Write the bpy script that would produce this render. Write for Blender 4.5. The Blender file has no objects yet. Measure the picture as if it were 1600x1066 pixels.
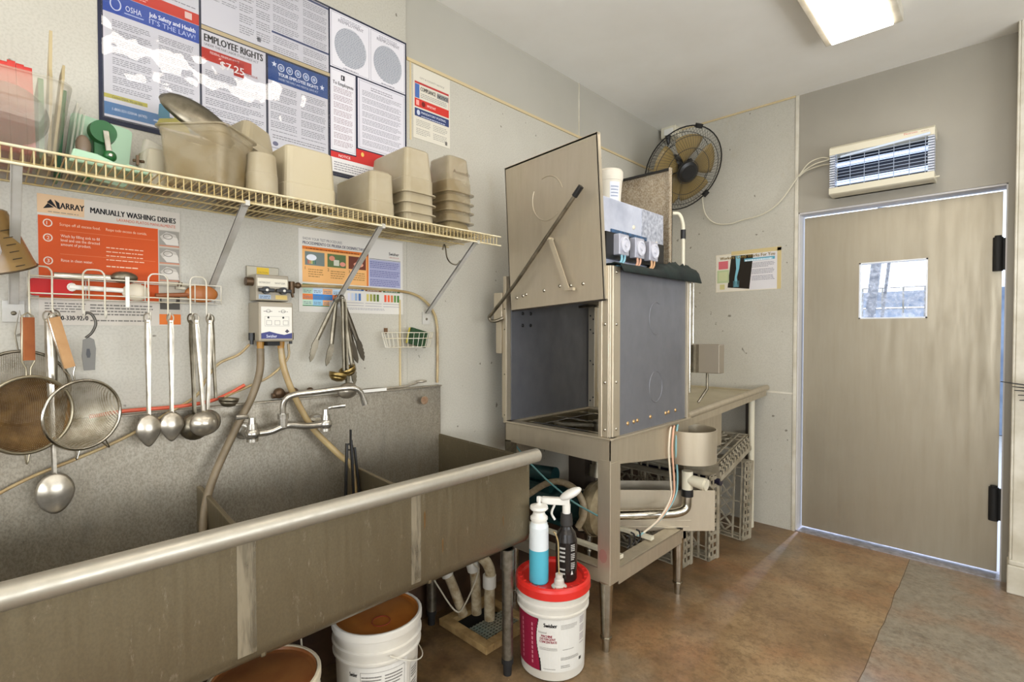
import bpy, math, random
from mathutils import Vector as V, Matrix as M
random.seed(7)
PI = math.pi
SC = bpy.context.scene
COL = SC.collection

# ------------------------------------------------------------------ camera, world, exposure
CAM = V((1.92, 0.0, 1.33)); FPX = 793.0
YAW = math.radians(44.05); PIT = math.radians(-1.08)
cd = bpy.data.cameras.new('camera'); cam = bpy.data.objects.new('camera', cd); COL.objects.link(cam)
cam.location = CAM
cam.rotation_euler = (PI/2 + PIT, 0, YAW)
cd.sensor_width = 36; cd.lens = FPX/1600*36; cd.clip_start = 0.02
SC.camera = cam
SC.view_settings.view_transform = 'Standard'
SC.view_settings.look = 'None'
SC.view_settings.exposure = 0.12
SC.view_settings.gamma = 1
W = bpy.data.worlds.new('daylight'); SC.world = W; W.use_nodes = True
W.node_tree.nodes['Background'].inputs[0].default_value = (0.72, 0.83, 1.0, 1)
W.node_tree.nodes['Background'].inputs[1].default_value = 2.6
LAMP = 7.8          # radiance of the ceiling diffusers

# daylight falling towards the door from outside
ld = bpy.data.lights.new('daylight_outside', 'AREA'); ld.shape = 'RECTANGLE'; ld.size = 0.25; ld.size_y = 1.2
ld.energy = 260; ld.color = (0.62, 0.68, 1.0)
lo = bpy.data.objects.new('daylight_outside', ld); COL.objects.link(lo)
lo.location = (0.925, 6.6, 3.6); lo.rotation_euler = (math.radians(-58), 0, 0)

# added fill lamps, tilted up to the ceiling, at the made-up windows further down
for nm, loc, rot, sx_, sy_, en in (('window_daylight', (2.6, -2.66, 1.55), (PI/2+.55, 0, 0), 3.0, 1.5, 126), ('window_daylight', (4.5, .9, 1.55), (PI/2+.55, 0, PI/2), 3.4, 1.5, 126)):
    ld = bpy.data.lights.new(nm, 'AREA'); ld.shape = 'RECTANGLE'; ld.size = sx_; ld.size_y = sy_; ld.energy = en; ld.color = (.93, .96, 1.0)
    lo = bpy.data.objects.new(nm, ld); COL.objects.link(lo); lo.location = loc; lo.rotation_euler = rot

def ray_at(px, py, X=None, Y=None, Z=None):
    """real point on the named plane of the room that the photo shows at a pixel"""
    fw = V((-math.sin(YAW)*math.cos(PIT), math.cos(YAW)*math.cos(PIT), math.sin(PIT)))
    rt = V((math.cos(YAW), math.sin(YAW), 0)); up = rt.cross(fw)
    d = fw + rt*((px-800)/FPX) - up*((py-533)/FPX)
    i, v = (0, X) if X is not None else (1, Y) if Y is not None else (2, Z)
    return CAM + d*((v-CAM[i])/d[i])

# ------------------------------------------------------------------ materials
def lin(c):
    if isinstance(c, str):
        c = tuple(int(c[i:i+2], 16) for i in (0, 2, 4))
    f = lambda u: (u/255/12.92 if u/255 <= .04045 else ((u/255+.055)/1.055)**2.4)
    return (f(c[0]), f(c[1]), f(c[2]), 1)
def nt(name):
    m = bpy.data.materials.new(name); m.use_nodes = True
    n = m.node_tree.nodes; l = m.node_tree.links
    return m, n, l, n['Principled BSDF']
def noise(n, l, scale, detail=3, rough=.55, sx=(1, 1, 1), seed=0):
    tc = n.new('ShaderNodeTexCoord'); mp = n.new('ShaderNodeMapping'); mp.inputs['Scale'].default_value = sx
    mp.inputs['Location'].default_value = (seed, seed*.7, seed*1.3)
    l.new(tc.outputs['Object'], mp.inputs['Vector'])
    t = n.new('ShaderNodeTexNoise'); t.inputs['Scale'].default_value = scale
    t.inputs['Detail'].default_value = detail; t.inputs['Roughness'].default_value = rough
    l.new(mp.outputs[0], t.inputs['Vector'])
    return t.outputs['Fac']
def ramp(n, l, fac, stops):
    r = n.new('ShaderNodeValToRGB'); e = r.color_ramp.elements
    while len(e) < len(stops): e.new(.5)
    for k, (p, c) in enumerate(stops):
        e[k].position = p; e[k].color = lin(c) if not isinstance(c, (int, float)) else (c, c, c, 1)
    l.new(fac, r.inputs[0]); return r.outputs[0]
def mix(n, l, fac, a, b, mode='MIX'):
    x = n.new('ShaderNodeMix'); x.data_type = 'RGBA'; x.blend_type = mode
    if isinstance(fac, (int, float)): x.inputs[0].default_value = fac
    else: l.new(fac, x.inputs[0])
    for i, v in ((6, a), (7, b)):
        if isinstance(v, (str, tuple)): x.inputs[i].default_value = lin(v) if len(v) != 4 else v
        else: l.new(v, x.inputs[i])
    return x.outputs[2]
def bump(n, l, p, fac, strength, dist=.002):
    b = n.new('ShaderNodeBump'); b.inputs['Strength'].default_value = strength; b.inputs['Distance'].default_value = dist
    l.new(fac, b.inputs['Height']); l.new(b.outputs[0], p.inputs['Normal'])
MC = {}
def mat(name, c, rough=.5, metal=0, c2=None, scale=12, bmp=0, bscale=None, alpha=1, coat=0, emit=0, spec=.5, sx=(1, 1, 1), lo_=.35, hi_=.7, trans=0):
    if name in MC: return MC[name]
    m, n, l, p = nt(name)
    p.inputs['Base Color'].default_value = lin(c)
    if c2: l.new(ramp(n, l, noise(n, l, scale, 4, sx=sx), [(lo_, c), (hi_, c2)]), p.inputs['Base Color'])
    p.inputs['Roughness'].default_value = rough; p.inputs['Metallic'].default_value = metal
    p.inputs['Specular IOR Level'].default_value = spec
    p.inputs['Alpha'].default_value = alpha; p.inputs['Coat Weight'].default_value = coat; p.inputs['Coat Roughness'].default_value = .06
    p.inputs['Transmission Weight'].default_value = trans
    if emit:
        p.inputs['Emission Color'].default_value = lin(c); p.inputs['Emission Strength'].default_value = emit
    if bmp: bump(n, l, p, noise(n, l, bscale or scale, 2), bmp)
    MC[name] = m; return m
def steel(name, a, b, rough=.36, sx=(8, 8, .6), sc=9, spots=None, metal=.7, seed=0, bmp=.06):
    m, n, l, p = nt(name)
    f1 = noise(n, l, sc, 5, .6, sx, seed); f2 = noise(n, l, 1.7, 3, .5, (1, 1, 1), seed+3)
    col = mix(n, l, ramp(n, l, f2, [(.35, 0.0), (.7, 1.0)]), a, b)
    col = mix(n, l, .35, col, ramp(n, l, f1, [(.3, a), (.7, b)]))
    if spots:
        col = mix(n, l, ramp(n, l, noise(n, l, 60, 4, .7, (1, 1, 1), seed), [(.66, 0.0), (.74, .55)]), col, spots)
    if spots:
        col = mix(n, l, ramp(n, l, noise(n, l, 190, 3, .7, (1, 1, .7), seed), [(.4, .38), (.58, 0.0)]), col, spots)
        col = mix(n, l, ramp(n, l, noise(n, l, 30, 5, .8, (1.6, 1.6, .5), seed+6), [(.6, 0.0), (.8, .45)]), col, 'd2cab6')
    l.new(col, p.inputs['Base Color'])
    p.inputs['Metallic'].default_value = metal
    l.new(ramp(n, l, f1, [(.3, rough-.07), (.7, rough+.1)]), p.inputs['Roughness'])
    if bmp: bump(n, l, p, noise(n, l, 40, 3, .5, sx), bmp, .001)
    return m
def mesh_cloth(name, c, c2, pitch, fill=.5, metal=.7):
    """woven wire gauze: two crossed sets of wires with real holes between them"""
    m, n, l, p = nt(name)
    tc = n.new('ShaderNodeTexCoord'); sp = n.new('ShaderNodeSeparateXYZ'); l.new(tc.outputs['Object'], sp.inputs[0])
    outs = []
    for ax in ('Y', 'Z'):
        a = n.new('ShaderNodeMath'); a.operation = 'MULTIPLY'; a.inputs[1].default_value = 1/pitch; l.new(sp.outputs[ax], a.inputs[0])
        b = n.new('ShaderNodeMath'); b.operation = 'FRACT'; l.new(a.outputs[0], b.inputs[0])
        d = n.new('ShaderNodeMath'); d.operation = 'LESS_THAN'; d.inputs[1].default_value = fill; l.new(b.outputs[0], d.inputs[0]); outs.append(d)
    e = n.new('ShaderNodeMath'); e.operation = 'MAXIMUM'; l.new(outs[0].outputs[0], e.inputs[0]); l.new(outs[1].outputs[0], e.inputs[1])
    l.new(e.outputs[0], p.inputs['Alpha'])
    l.new(ramp(n, l, noise(n, l, 22, 4), [(.35, c), (.65, c2)]), p.inputs['Base Color'])
    p.inputs['Metallic'].default_value = metal; p.inputs['Roughness'].default_value = .45
    return m

def wall_mat(name, a, b, pebble, specks=True):
    m, n, l, p = nt(name)
    col = ramp(n, l, noise(n, l, 1.3, 4, .6), [(.3, a), (.7, b)])
    if specks:
        col = mix(n, l, ramp(n, l, noise(n, l, 26, 2, .4, (1, 1, 1), 5), [(.73, 0.0), (.76, .8)]), col, '5b5242')
        col = mix(n, l, ramp(n, l, noise(n, l, 150, 2, .5, (1, 1, 1), 15), [(.45, 0.0), (.62, .22)]), col, '96907f')
        col = mix(n, l, ramp(n, l, noise(n, l, 5, 5, .7, (1, 1, .5), 9), [(.6, 0.0), (.85, .5)]), col, 'a89a78')
    l.new(col, p.inputs['Base Color']); p.inputs['Roughness'].default_value = .42
    if pebble: bump(n, l, p, noise(n, l, 170, 2, .5), pebble, .0015)
    return m
M_wall = wall_mat('frp_wall', 'c1bdb0', 'b5b0a2', .35)
M_wallup = wall_mat('painted_wall', 'b2aea2', 'a9a598', .04, False)
M_wallgrey = wall_mat('grey_painted_wall', '9f998b', '958f82', .03, False)
M_ceil = mat('ceiling_paint', 'f1efe8', .6, c2='e9e6dd', scale=2)
M_trimw = mat('white_trim', 'd6d0c0', .5, c2='bdb5a0', scale=9)
M_trimb = mat('beige_seam', 'c9b68c', .6)

def floor_mat():
    m, n, l, p = nt('worn_painted_concrete')
    base = ramp(n, l, noise(n, l, 2.2, 7, .65), [(.3, '6b5238'), (.46, '8d7150'), (.62, 'a58a66')])
    org = ramp(n, l, noise(n, l, 1.5, 6, .65, (1, 1, 1), 4), [(.48, 0.0), (.68, .6)])
    c = mix(n, l, org, base, ramp(n, l, noise(n, l, 9, 5, .7), [(.3, '955a34'), (.7, 'b17a4e')]))
    gry = ramp(n, l, noise(n, l, 1.1, 5, .6, (1, 1, 1), 11), [(.53, 0.0), (.63, .8)])
    c = mix(n, l, gry, c, '857c6a')
    # the repaired, greyer slab on the right of the joint
    tc = n.new('ShaderNodeTexCoord'); sp = n.new('ShaderNodeSeparateXYZ'); l.new(tc.outputs['Object'], sp.inputs[0])
    g = n.new('ShaderNodeMath'); g.operation = 'GREATER_THAN'; g.inputs[1].default_value = 1.545; l.new(sp.outputs['X'], g.inputs[0])
    slab = mix(n, l, ramp(n, l, noise(n, l, 1.6, 5, .6, (1, 1, 1), 21), [(.5, 0.0), (.7, .75)]), ramp(n, l, noise(n, l, 25, 4), [(.3, '82796a'), (.7, '978c7a')]), 'a2714c')
    c = mix(n, l, g.outputs[0], c, slab)
    # darker brown blotches towards the sink wall, fading out into the room
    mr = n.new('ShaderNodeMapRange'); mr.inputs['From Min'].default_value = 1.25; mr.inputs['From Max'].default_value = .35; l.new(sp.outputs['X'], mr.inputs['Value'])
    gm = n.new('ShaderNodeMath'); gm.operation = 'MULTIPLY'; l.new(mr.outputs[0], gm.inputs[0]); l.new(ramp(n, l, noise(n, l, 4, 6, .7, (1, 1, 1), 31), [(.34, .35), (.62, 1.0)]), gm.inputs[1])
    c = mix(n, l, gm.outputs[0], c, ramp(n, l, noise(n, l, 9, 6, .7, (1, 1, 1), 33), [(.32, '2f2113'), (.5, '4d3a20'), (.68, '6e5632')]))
    dk = ramp(n, l, noise(n, l, 4.5, 7, .75, (1, 1, 1), 2), [(.58, 0.0), (.75, .75)])
    c = mix(n, l, dk, c, '3f2f20')
    wt = ramp(n, l, noise(n, l, 70, 3, .6, (1, 1, 1), 8), [(.7, 0.0), (.74, .6)])
    c = mix(n, l, wt, c, 'cdbfa4')
    c = mix(n, l, ramp(n, l, noise(n, l, 38, 5, .75, (1, 1, 1), 44), [(.36, .45), (.55, 0.0)]), c, '57432c')
    l.new(c, p.inputs['Base Color'])
    l.new(ramp(n, l, noise(n, l, 5, 4), [(.3, .28), (.7, .5)]), p.inputs['Roughness'])
    bump(n, l, p, noise(n, l, 60, 5, .7), .25, .002)
    return m
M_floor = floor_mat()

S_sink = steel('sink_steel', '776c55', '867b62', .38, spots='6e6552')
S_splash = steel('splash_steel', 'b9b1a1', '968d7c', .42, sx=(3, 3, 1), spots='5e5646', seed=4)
S_roll = steel('rolled_rim_steel', 'bdb7a9', 'a8a293', .42, sx=(1, 1, 1), sc=30)
S_weld = steel('ground_weld_steel', 'a89d86', '998e77', .55)
_n, _l = S_weld.node_tree.nodes, S_weld.node_tree.links
_l.new(ramp(_n, _l, noise(_n, _l, 9, 4, .6, (1, 3, .5), 12), [(.34, .25), (.56, .95)]), _n['Principled BSDF'].inputs['Alpha'])
S_dish = steel('machine_steel', 'c6bba6', 'b5a992', .40, sx=(4, 4, .6), bmp=.02)
S_door = steel('door_steel', 'aba28f', 'a1978340'[:6], .45, metal=.75, sx=(3, 3, .3), bmp=.01)
S_blue = steel('satin_panel_steel', '7c7d82', '717277', .45, metal=.5, seed=2, bmp=0, sx=(1.5, 1.5, 1))
S_dark = steel('inner_panel_steel', '77787c', '66676c', .5, metal=.5, bmp=0, sx=(1.5, 1.5, 1))
S_bright = mat('bright_steel', 'c9c4b8', .2, 1, c2='a8a293', scale=30)
S_chrome = mat('chrome', 'cbc7be', .2, .85, c2='a39d90', scale=25)
S_galv = mat('galvanised_pipe', '8e897d', .38, .9, c2='6f695b', scale=40)
S_spoon = mat('spoon_steel', 'cfc8ba', .3, .8, c2='9d9484', scale=18)
S_tarn = mat('tarnished_steel', '8e8675', .38, .9, c2='5f5848', scale=18)
S_stain = steel('stained_panel', 'b5a286', '5e4a2e', .55, sx=(1, 1, 1), sc=34, spots='e6ddca', metal=.2, seed=8)
M_wire = mat('cream_coated_wire', 'ddd3b4', .45, c2='c2ae7c', scale=14)
M_wire2 = mat('yellowed_coated_wire', 'cdbd90', .5, c2='a88f55', scale=9)
M_whitewire = mat('white_coated_wire', 'dcd8cc', .4, c2='c9bfa2', scale=12)
M_bracket = mat('white_bracket_enamel', 'c8c5be', .4, c2='a9a598', scale=9)
M_black = mat('black_plastic', '161514', .4)
M_dkgreen = mat('dark_green_cloth', '16241f', .8, c2='0d1412', scale=20)
M_rubber = mat('black_rubber', '1b1a19', .65)
M_white = mat('white_plastic', 'dedbd2', .35)
M_cream = mat('cream_enamel', 'd6cfb8', .35)
M_pvc = mat('stained_pvc', 'cbbfa2', .45, c2='8a7048', scale=26)
M_wood = mat('wood_frame', 'a38a63', .6, c2='6f5430', scale=14, sx=(1, 1, 1))
M_clear = mat('clear_plastic', 'cfc9b6', .12, alpha=.34)
M_pan = mat('translucent_pan_plastic', 'b9ad93', .3, c2='aa9b7a', scale=6, alpha=.80)
M_pan2 = mat('clouded_pan_plastic', 'b5a98f', .25, c2='967f52', scale=9, alpha=.5)
M_pan3 = mat('opaque_pan_plastic', 'b6a98a', .32, c2='bbaf94', scale=4)
M_tubec = mat('yellowed_clear_tubing', 'c2ad7c', .25, alpha=.72, c2='a8895a', scale=12)
M_hose = mat('grey_hose', '81725a', .5, c2='6a5c46', scale=15)
M_red = mat('red_plastic', 'b3120f', .5, spec=.25)
M_redlid = mat('red_lid_plastic', 'cf2a22', .32)
M_bucket = mat('white_bucket_plastic', 'd6d2c8', .35, c2='c6bfb0', scale=4)
M_bucketd = mat('stained_bucket_plastic', 'cfc5ae', .4, c2='b5a482', scale=5)
M_teal = mat('teal_motor_enamel', '17403f', .35, c2='0e2829', scale=9)
M_gauze = mesh_cloth('steel_gauze', 'cfc7b4', '8c7f62', .0040, .36)
M_gauzeb = mesh_cloth('browned_steel_gauze', '8a6a3c', '5e431f', .0036, .66, .3)

# ------------------------------------------------------------------ geometry collector
def axes(o, x, y, z):
    m = M.Identity(4)
    for i, a in enumerate((x, y, z)):
        a = V(a)
        for k in range(3): m[k][i] = a[k]
    for k in range(3): m[k][3] = o[k]
    return m
def frame_z(o, d):
    z = V(d).normalized(); h = V((0, 0, 1)) if abs(z.z) < .95 else V((1, 0, 0))
    x = h.cross(z).normalized(); y = z.cross(x)
    return axes(o, x, y, z)
def spline(pts, k=6):
    P = [V(p) for p in pts]
    if len(P) < 3: return P
    out = []
    for i in range(len(P)-1):
        a = P[i-1] if i else P[0]*2-P[1]; b = P[i]; c = P[i+1]; d = P[i+2] if i+2 < len(P) else P[-1]*2-P[-2]
        for j in range(k):
            t = j/k
            out.append(.5*((2*b)+(c-a)*t+(2*a-5*b+4*c-d)*t*t+(3*b-a-3*c+d)*t**3))
    out.append(P[-1]); return out
class G:
    def __init__(s): s.v = []; s.f = []; s.m = []; s.s = []
    def add(s, vs, fs, m=0, sm=False, T=None):
        o = len(s.v)
        s.v += [(T @ V(p)) if T else V(p) for p in vs]
        for f in fs:
            s.f.append(tuple(i+o for i in f)); s.m.append(m); s.s.append(sm)
        return s
    def box(s, x0, x1, y0, y1, z0, z1, m=0, T=None):
        vs = [(x, y, z) for x in (x0, x1) for y in (y0, y1) for z in (z0, z1)]
        return s.add(vs, [(0, 1, 3, 2), (4, 6, 7, 5), (0, 4, 5, 1), (2, 3, 7, 6), (0, 2, 6, 4), (1, 5, 7, 3)], m, False, T)
    def tube(s, pts, r, m=0, n=8, k=0, closed=False, flat=1.0):
        P = spline(pts, k) if k else [V(p) for p in pts]
        N = len(P); R = r if isinstance(r, (list, tuple)) else None
        tan = []
        for i in range(N):
            if closed: t = P[(i+1) % N]-P[i-1]
            else: t = P[min(i+1, N-1)]-P[max(i-1, 0)]
            tan.append(t.normalized() if t.length > 1e-9 else V((0, 0, 1)))
        h = V((0, 0, 1)) if abs(tan[0].z) < .9 else V((1, 0, 0))
        x = (h - tan[0]*h.dot(tan[0])).normalized(); vs = []
        for i in range(N):
            x = (x - tan[i]*x.dot(tan[i])); x = x.normalized() if x.length > 1e-6 else V((1, 0, 0)); y = tan[i].cross(x)
            rr = r if not R else (R[0]+(R[-1]-R[0])*i/(N-1) if len(R) == 2 else R[min(len(R)-1, int(i*len(R)/N))])
            for j in range(n):
                a = 2*PI*j/n; vs.append(P[i]+x*(rr*math.cos(a))+y*(rr*flat*math.sin(a)))
        fs = []
        for i in range(N if closed else N-1):
            for j in range(n):
                a = i*n+j; b = i*n+(j+1) % n; c = ((i+1) % N)*n+(j+1) % n; d = ((i+1) % N)*n+j
                fs.append((a, b, c, d))
        s.add(vs, fs, m, n > 5)
        if not closed:
            s.add([vs[j] for j in range(n)], [tuple(range(n))[::-1]], m)
            s.add([vs[(N-1)*n+j] for j in range(n)], [tuple(range(n))], m)
        return s
    def cyl(s, p, q, r, r2=None, m=0, n=20):
        p = V(p); q = V(q); T = frame_z(p, q-p); L = (q-p).length
        return s.lathe([(0, 0), (r, 0), (r if r2 is None else r2, L), (0, L)], T, m, n)
    def lathe(s, prof, T=None, m=0, n=24, sm=True, sx=1, sy=1):
        T = T or M.Identity(4)
        vs = [(r*math.cos(2*PI*j/n)*sx, r*math.sin(2*PI*j/n)*sy, z) for r, z in prof for j in range(n)]
        # hard corners: split rings into bands
        for i in range(len(prof)-1):
            a = vs[i*n:(i+1)*n]; b = vs[(i+1)*n:(i+2)*n]
            ra, rb = prof[i][0], prof[i+1][0]
            if ra < 1e-6 and rb < 1e-6: continue
            if ra < 1e-6: s.add([a[0]]+b, [(0, j+1, (j+1) % n+1) for j in range(n)], m, False, T)
            elif rb < 1e-6: s.add([b[0]]+a, [(0, (j+1) % n+1, j+1) for j in range(n)], m, False, T)
            else: s.add(a+b, [(j, (j+1) % n, n+(j+1) % n, n+j) for j in range(n)], m, sm, T)
        return s
    def dome(s, c, d, r, h, m=0, n=12, k=4):
        T = frame_z(c, d)
        vs = [(r*math.cos(a)*math.cos(2*PI*j/n), r*math.cos(a)*math.sin(2*PI*j/n), h*math.sin(a)) for a in [PI/2*i/k for i in range(k)] for j in range(n)]+[(0, 0, h)]
        fs = [(i*n+j, i*n+(j+1) % n, (i+1)*n+(j+1) % n, (i+1)*n+j) for i in range(k-1) for j in range(n)]
        fs += [((k-1)*n+j, (k-1)*n+(j+1) % n, k*n) for j in range(n)]
        return s.add(vs, fs, m, True, T)
    def ball(s, c, r, m=0, sc=(1, 1, 1), T=None, n=16, k=10):
        vs = [(0, 0, r*sc[2])]
        for i in range(1, k):
            a = PI*i/k
            vs += [(r*sc[0]*math.sin(a)*math.cos(2*PI*j/n), r*sc[1]*math.sin(a)*math.sin(2*PI*j/n), r*sc[2]*math.cos(a)) for j in range(n)]
        vs.append((0, 0, -r*sc[2])); e = len(vs)-1
        fs = [(0, 1+j, 1+(j+1) % n) for j in range(n)]
        fs += [(1+i*n+j, 1+(i+1)*n+j, 1+(i+1)*n+(j+1) % n, 1+i*n+(j+1) % n) for i in range(k-2) for j in range(n)]
        fs += [(e, 1+(k-2)*n+(j+1) % n, 1+(k-2)*n+j) for j in range(n)]
        TT = M.Translation(V(c)) @ (T or M.Identity(4))
        return s.add(vs, fs, m, True, TT)
    def prism(s, poly, T, h, m=0, sm=False):
        n = len(poly)
        vs = [(x, y, 0) for x, y in poly]+[(x, y, h) for x, y in poly]
        return s.add(vs, [tuple(range(n))[::-1], tuple(range(n, 2*n))]+[(i, (i+1) % n, n+(i+1) % n, n+i) for i in range(n)], m, sm, T)
    def bar(s, p, q, w, t, up=(0, 0, 1), m=0):
        p = V(p); q = V(q); z = (q-p).normalized(); x = V(up).cross(z).normalized(); y = z.cross(x)
        return s.box(-w/2, w/2, -t/2, t/2, 0, (q-p).length, m, axes(p, x, y, z))
    def shell(s, loops, m=0, sm=True, cap0=False, cap1=False, T=None):
        """skin a list of equal-length closed loops of 3D points"""
        n = len(loops[0]); vs = [p for lp in loops for p in lp]
        fs = [(i*n+j, i*n+(j+1) % n, (i+1)*n+(j+1) % n, (i+1)*n+j) for i in range(len(loops)-1) for j in range(n)]
        if cap0: fs.append(tuple(range(n))[::-1])
        if cap1: fs.append(tuple(range((len(loops)-1)*n, len(loops)*n)))
        return s.add(vs, fs, m, sm, T)
    def mesh(s, name, mats, off=V((0, 0, 0))):
        me = bpy.data.meshes.new(name)
        me.from_pydata([tuple(p-off) for p in s.v], [], s.f)
        for mm in (mats if isinstance(mats, (list, tuple)) else [mats]): me.materials.append(mm)
        me.polygons.foreach_set('material_index', s.m); me.polygons.foreach_set('use_smooth', s.s); me.update()
        return me
    def build(s, name, mats, parent=None, bevel=0, solid=0, label=None, kind=None, off=None):
        if off is None:
            off = V((0, 0, 0)); q = parent
            while q is not None:
                off = off+V(q.get('base', (0, 0, 0)) if q.parent is None else (0, 0, 0)); q = q.parent
        o = bpy.data.objects.new(name, s.mesh(name, mats, off)); COL.objects.link(o); o.parent = parent
        if solid:
            md = o.modifiers.new('thickness', 'SOLIDIFY'); md.thickness = solid; md.offset = 0
        if bevel:
            md = o.modifiers.new('bevel', 'BEVEL'); md.width = bevel; md.segments = 2; md.limit_method = 'ANGLE'; md.angle_limit = .9
        if label: o['label'] = label
        if kind: o['kind'] = kind
        return o
    def single(s, name, mats, label, cat, group=None, bevel=0, solid=0, kind=None):
        lo3 = V([min(p[k] for p in s.v) for k in range(3)]); hi = V([max(p[k] for p in s.v) for k in range(3)])
        base = V(((lo3.x+hi.x)/2, (lo3.y+hi.y)/2, lo3.z)) if kind != 'structure' else V((0, 0, 0))
        o = s.build(name, mats, None, bevel, solid, off=base); o.location = base; o['base'] = tuple(base)
        if kind == 'structure': o['kind'] = kind; return o
        if kind: o['kind'] = kind
        o['label'] = label; o['category'] = cat
        if group: o['group'] = group
        return o
def thing(name, label, cat, loc=(0, 0, 0), group=None):
    o = bpy.data.objects.new(name, None); COL.objects.link(o); o.empty_display_size = .05
    o.location = loc; o['base'] = tuple(loc); o['label'] = label; o['category'] = cat
    if group: o['group'] = group
    return o
def struct(name, g, m, parent=None, bevel=0):
    if parent is None: return g.single(name, m, None, None, kind='structure', bevel=bevel)
    return g.build(name, m, parent, bevel)
def kids(o): return [c for c in bpy.data.objects if c.parent == o]
def copy_tree(o, parent=None):
    ch = kids(o); c = o.copy(); COL.objects.link(c); c.parent = parent
    for k in ch: copy_tree(k, c)
    return c
def copy_thing(o, loc, rot=None, label=None, scale=None):
    c = copy_tree(o); c.location = loc; c['base'] = tuple(loc)
    if rot: c.rotation_euler = rot
    if scale: c.scale = scale
    if label: c['label'] = label
    return c
_bolt = {}
def bolts(parent, pts, d, r=.006, mt=None, name='rivet'):
    mt = mt or S_bright; key = (tuple(d), r, mt.name)
    if key not in _bolt:
        g = G(); g.dome((0, 0, 0), d, r, r*.7); _bolt[key] = g.mesh(name, mt)
    q = parent
    while q.parent is not None: q = q.parent
    base = V(q.get('base', (0, 0, 0)))
    for p in pts:
        o = bpy.data.objects.new(name, _bolt[key]); COL.objects.link(o); o.parent = parent; o.location = V(p)-base

# ------------------------------------------------------------------ flat printed things
_font = {}
def glyphs(txt):
    if txt in _font: return _font[txt]
    cu = bpy.data.curves.new('lettering', 'FONT'); cu.body = txt; cu.size = 1; cu.resolution_u = 2
    ob = bpy.data.objects.new('lettering', cu); COL.objects.link(ob)
    dg = bpy.context.evaluated_depsgraph_get(); dg.update()
    me = bpy.data.meshes.new_from_object(ob.evaluated_get(dg))
    vs = [tuple(v.co) for v in me.vertices]; fs = [tuple(p.vertices) for p in me.polygons]
    bpy.data.objects.remove(ob); bpy.data.curves.remove(cu); bpy.data.meshes.remove(me)
    _font[txt] = (vs, fs); return vs, fs
def ink(c, gloss=.35):
    k = 'print_'+c
    return mat(k, c, gloss, spec=.2)
class Sheet:
    """a printed sheet; u runs right and v up as seen by a reader; layers stand a fraction of a millimetre apart"""
    def __init__(s, o, u, v, gloss=.35, step=.00025):
        s.o = V(o); s.u = V(u); s.v = V(v); s.n = s.u.cross(s.v); s.g = G(); s.mats = []; s.gl = gloss; s.step = step
    def mi(s, c):
        m = c if not isinstance(c, str) else mat('print_%s_%d' % (c, int(s.gl*100)), c, s.gl, spec=.2)
        if m not in s.mats: s.mats.append(m)
        return s.mats.index(m)
    def P(s, a, b, L): return s.o+s.u*a+s.v*b+s.n*(L*s.step)
    def poly(s, pts, c, L=1): s.g.add([s.P(a, b, L) for a, b in pts], [tuple(range(len(pts)))], s.mi(c)); return s
    def rect(s, a, b, c_, d, c, L=1): return s.poly([(a, b), (c_, b), (c_, d), (a, d)], c, L)
    def ell(s, cx, cy, rx, ry, c, L=1, n=24): return s.poly([(cx+rx*math.cos(2*PI*i/n), cy+ry*math.sin(2*PI*i/n)) for i in range(n)], c, L)
    def ring(s, cx, cy, rx, ry, w, c, L=1, n=28):
        for i in range(n):
            a, b = 2*PI*i/n, 2*PI*(i+1)/n
            s.poly([(cx+rx*math.cos(a), cy+ry*math.sin(a)), (cx+rx*math.cos(b), cy+ry*math.sin(b)), (cx+(rx-w)*math.cos(b), cy+(ry-w)*math.sin(b)), (cx+(rx-w)*math.cos(a), cy+(ry-w)*math.sin(a))], c, L)
    def border(s, a, b, c_, d, w, c, L=1):
        s.rect(a, b, c_, b+w, c, L); s.rect(a, d-w, c_, d, c, L); s.rect(a, b+w, a+w, d-w, c, L); s.rect(c_-w, b+w, c_, d-w, c, L)
    def text(s, t, a, b, h, c, L=2, w=None, bold=.0):
        vs, fs = glyphs(t)
        if not vs: return s
        x0 = min(p[0] for p in vs); x1 = max(p[0] for p in vs); y0 = min(0, min(p[1] for p in vs)*0)
        ky = h/.7; kx = ky if w is None else w/(x1-x0)
        for dx in ([0] if not bold else [-bold, 0, bold]):
            s.g.add([s.P(a+(p[0]-x0)*kx+dx, b+p[1]*ky, L+(dx*0)) for p in vs], fs, s.mi(c))
            L += .13
        return s
    def lines(s, a, b, c_, d, n, c='8a8688', L=2, frac=.42, para=5, rag=.3):
        """body copy too small to read: one rule per line, cut into word-long pieces"""
        H = (d-b)/n; R = random.Random(int((a*7919+b*104729+n)*1000))
        for i in range(n):
            y = d-H*(i+1)
            if para and i % para == para-1: continue
            e = c_-(c_-a)*(R.random()*rag if (para and i % para == para-2) else R.random()*.07)
            x = a
            while x < e-.002:
                w = min((.004+R.random()*.011), e-x)
                s.rect(x, y, x+w, y+H*frac, c, L); x += w+.0022
        return s
    def build(s, name, parent=None, **k): return s.g.build(name, s.mats, parent, **k)
    def single(s, name, label, cat, **k): return s.g.single(name, s.mats, label, cat, **k)
def board(s, a, b, c_, d, th, c):
    """backing of a sheet with real thickness behind it"""
    m = s.mi(c); pts = [(a, b), (c_, b), (c_, d), (a, d)]
    f = [s.P(x, y, 0) for x, y in pts]; k = [p-s.n*th for p in f]
    s.g.add(f+k, [(0, 1, 2, 3), (7, 6, 5, 4), (0, 4, 5, 1), (1, 5, 6, 2), (2, 6, 7, 3), (3, 7, 4, 0)], m)

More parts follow.
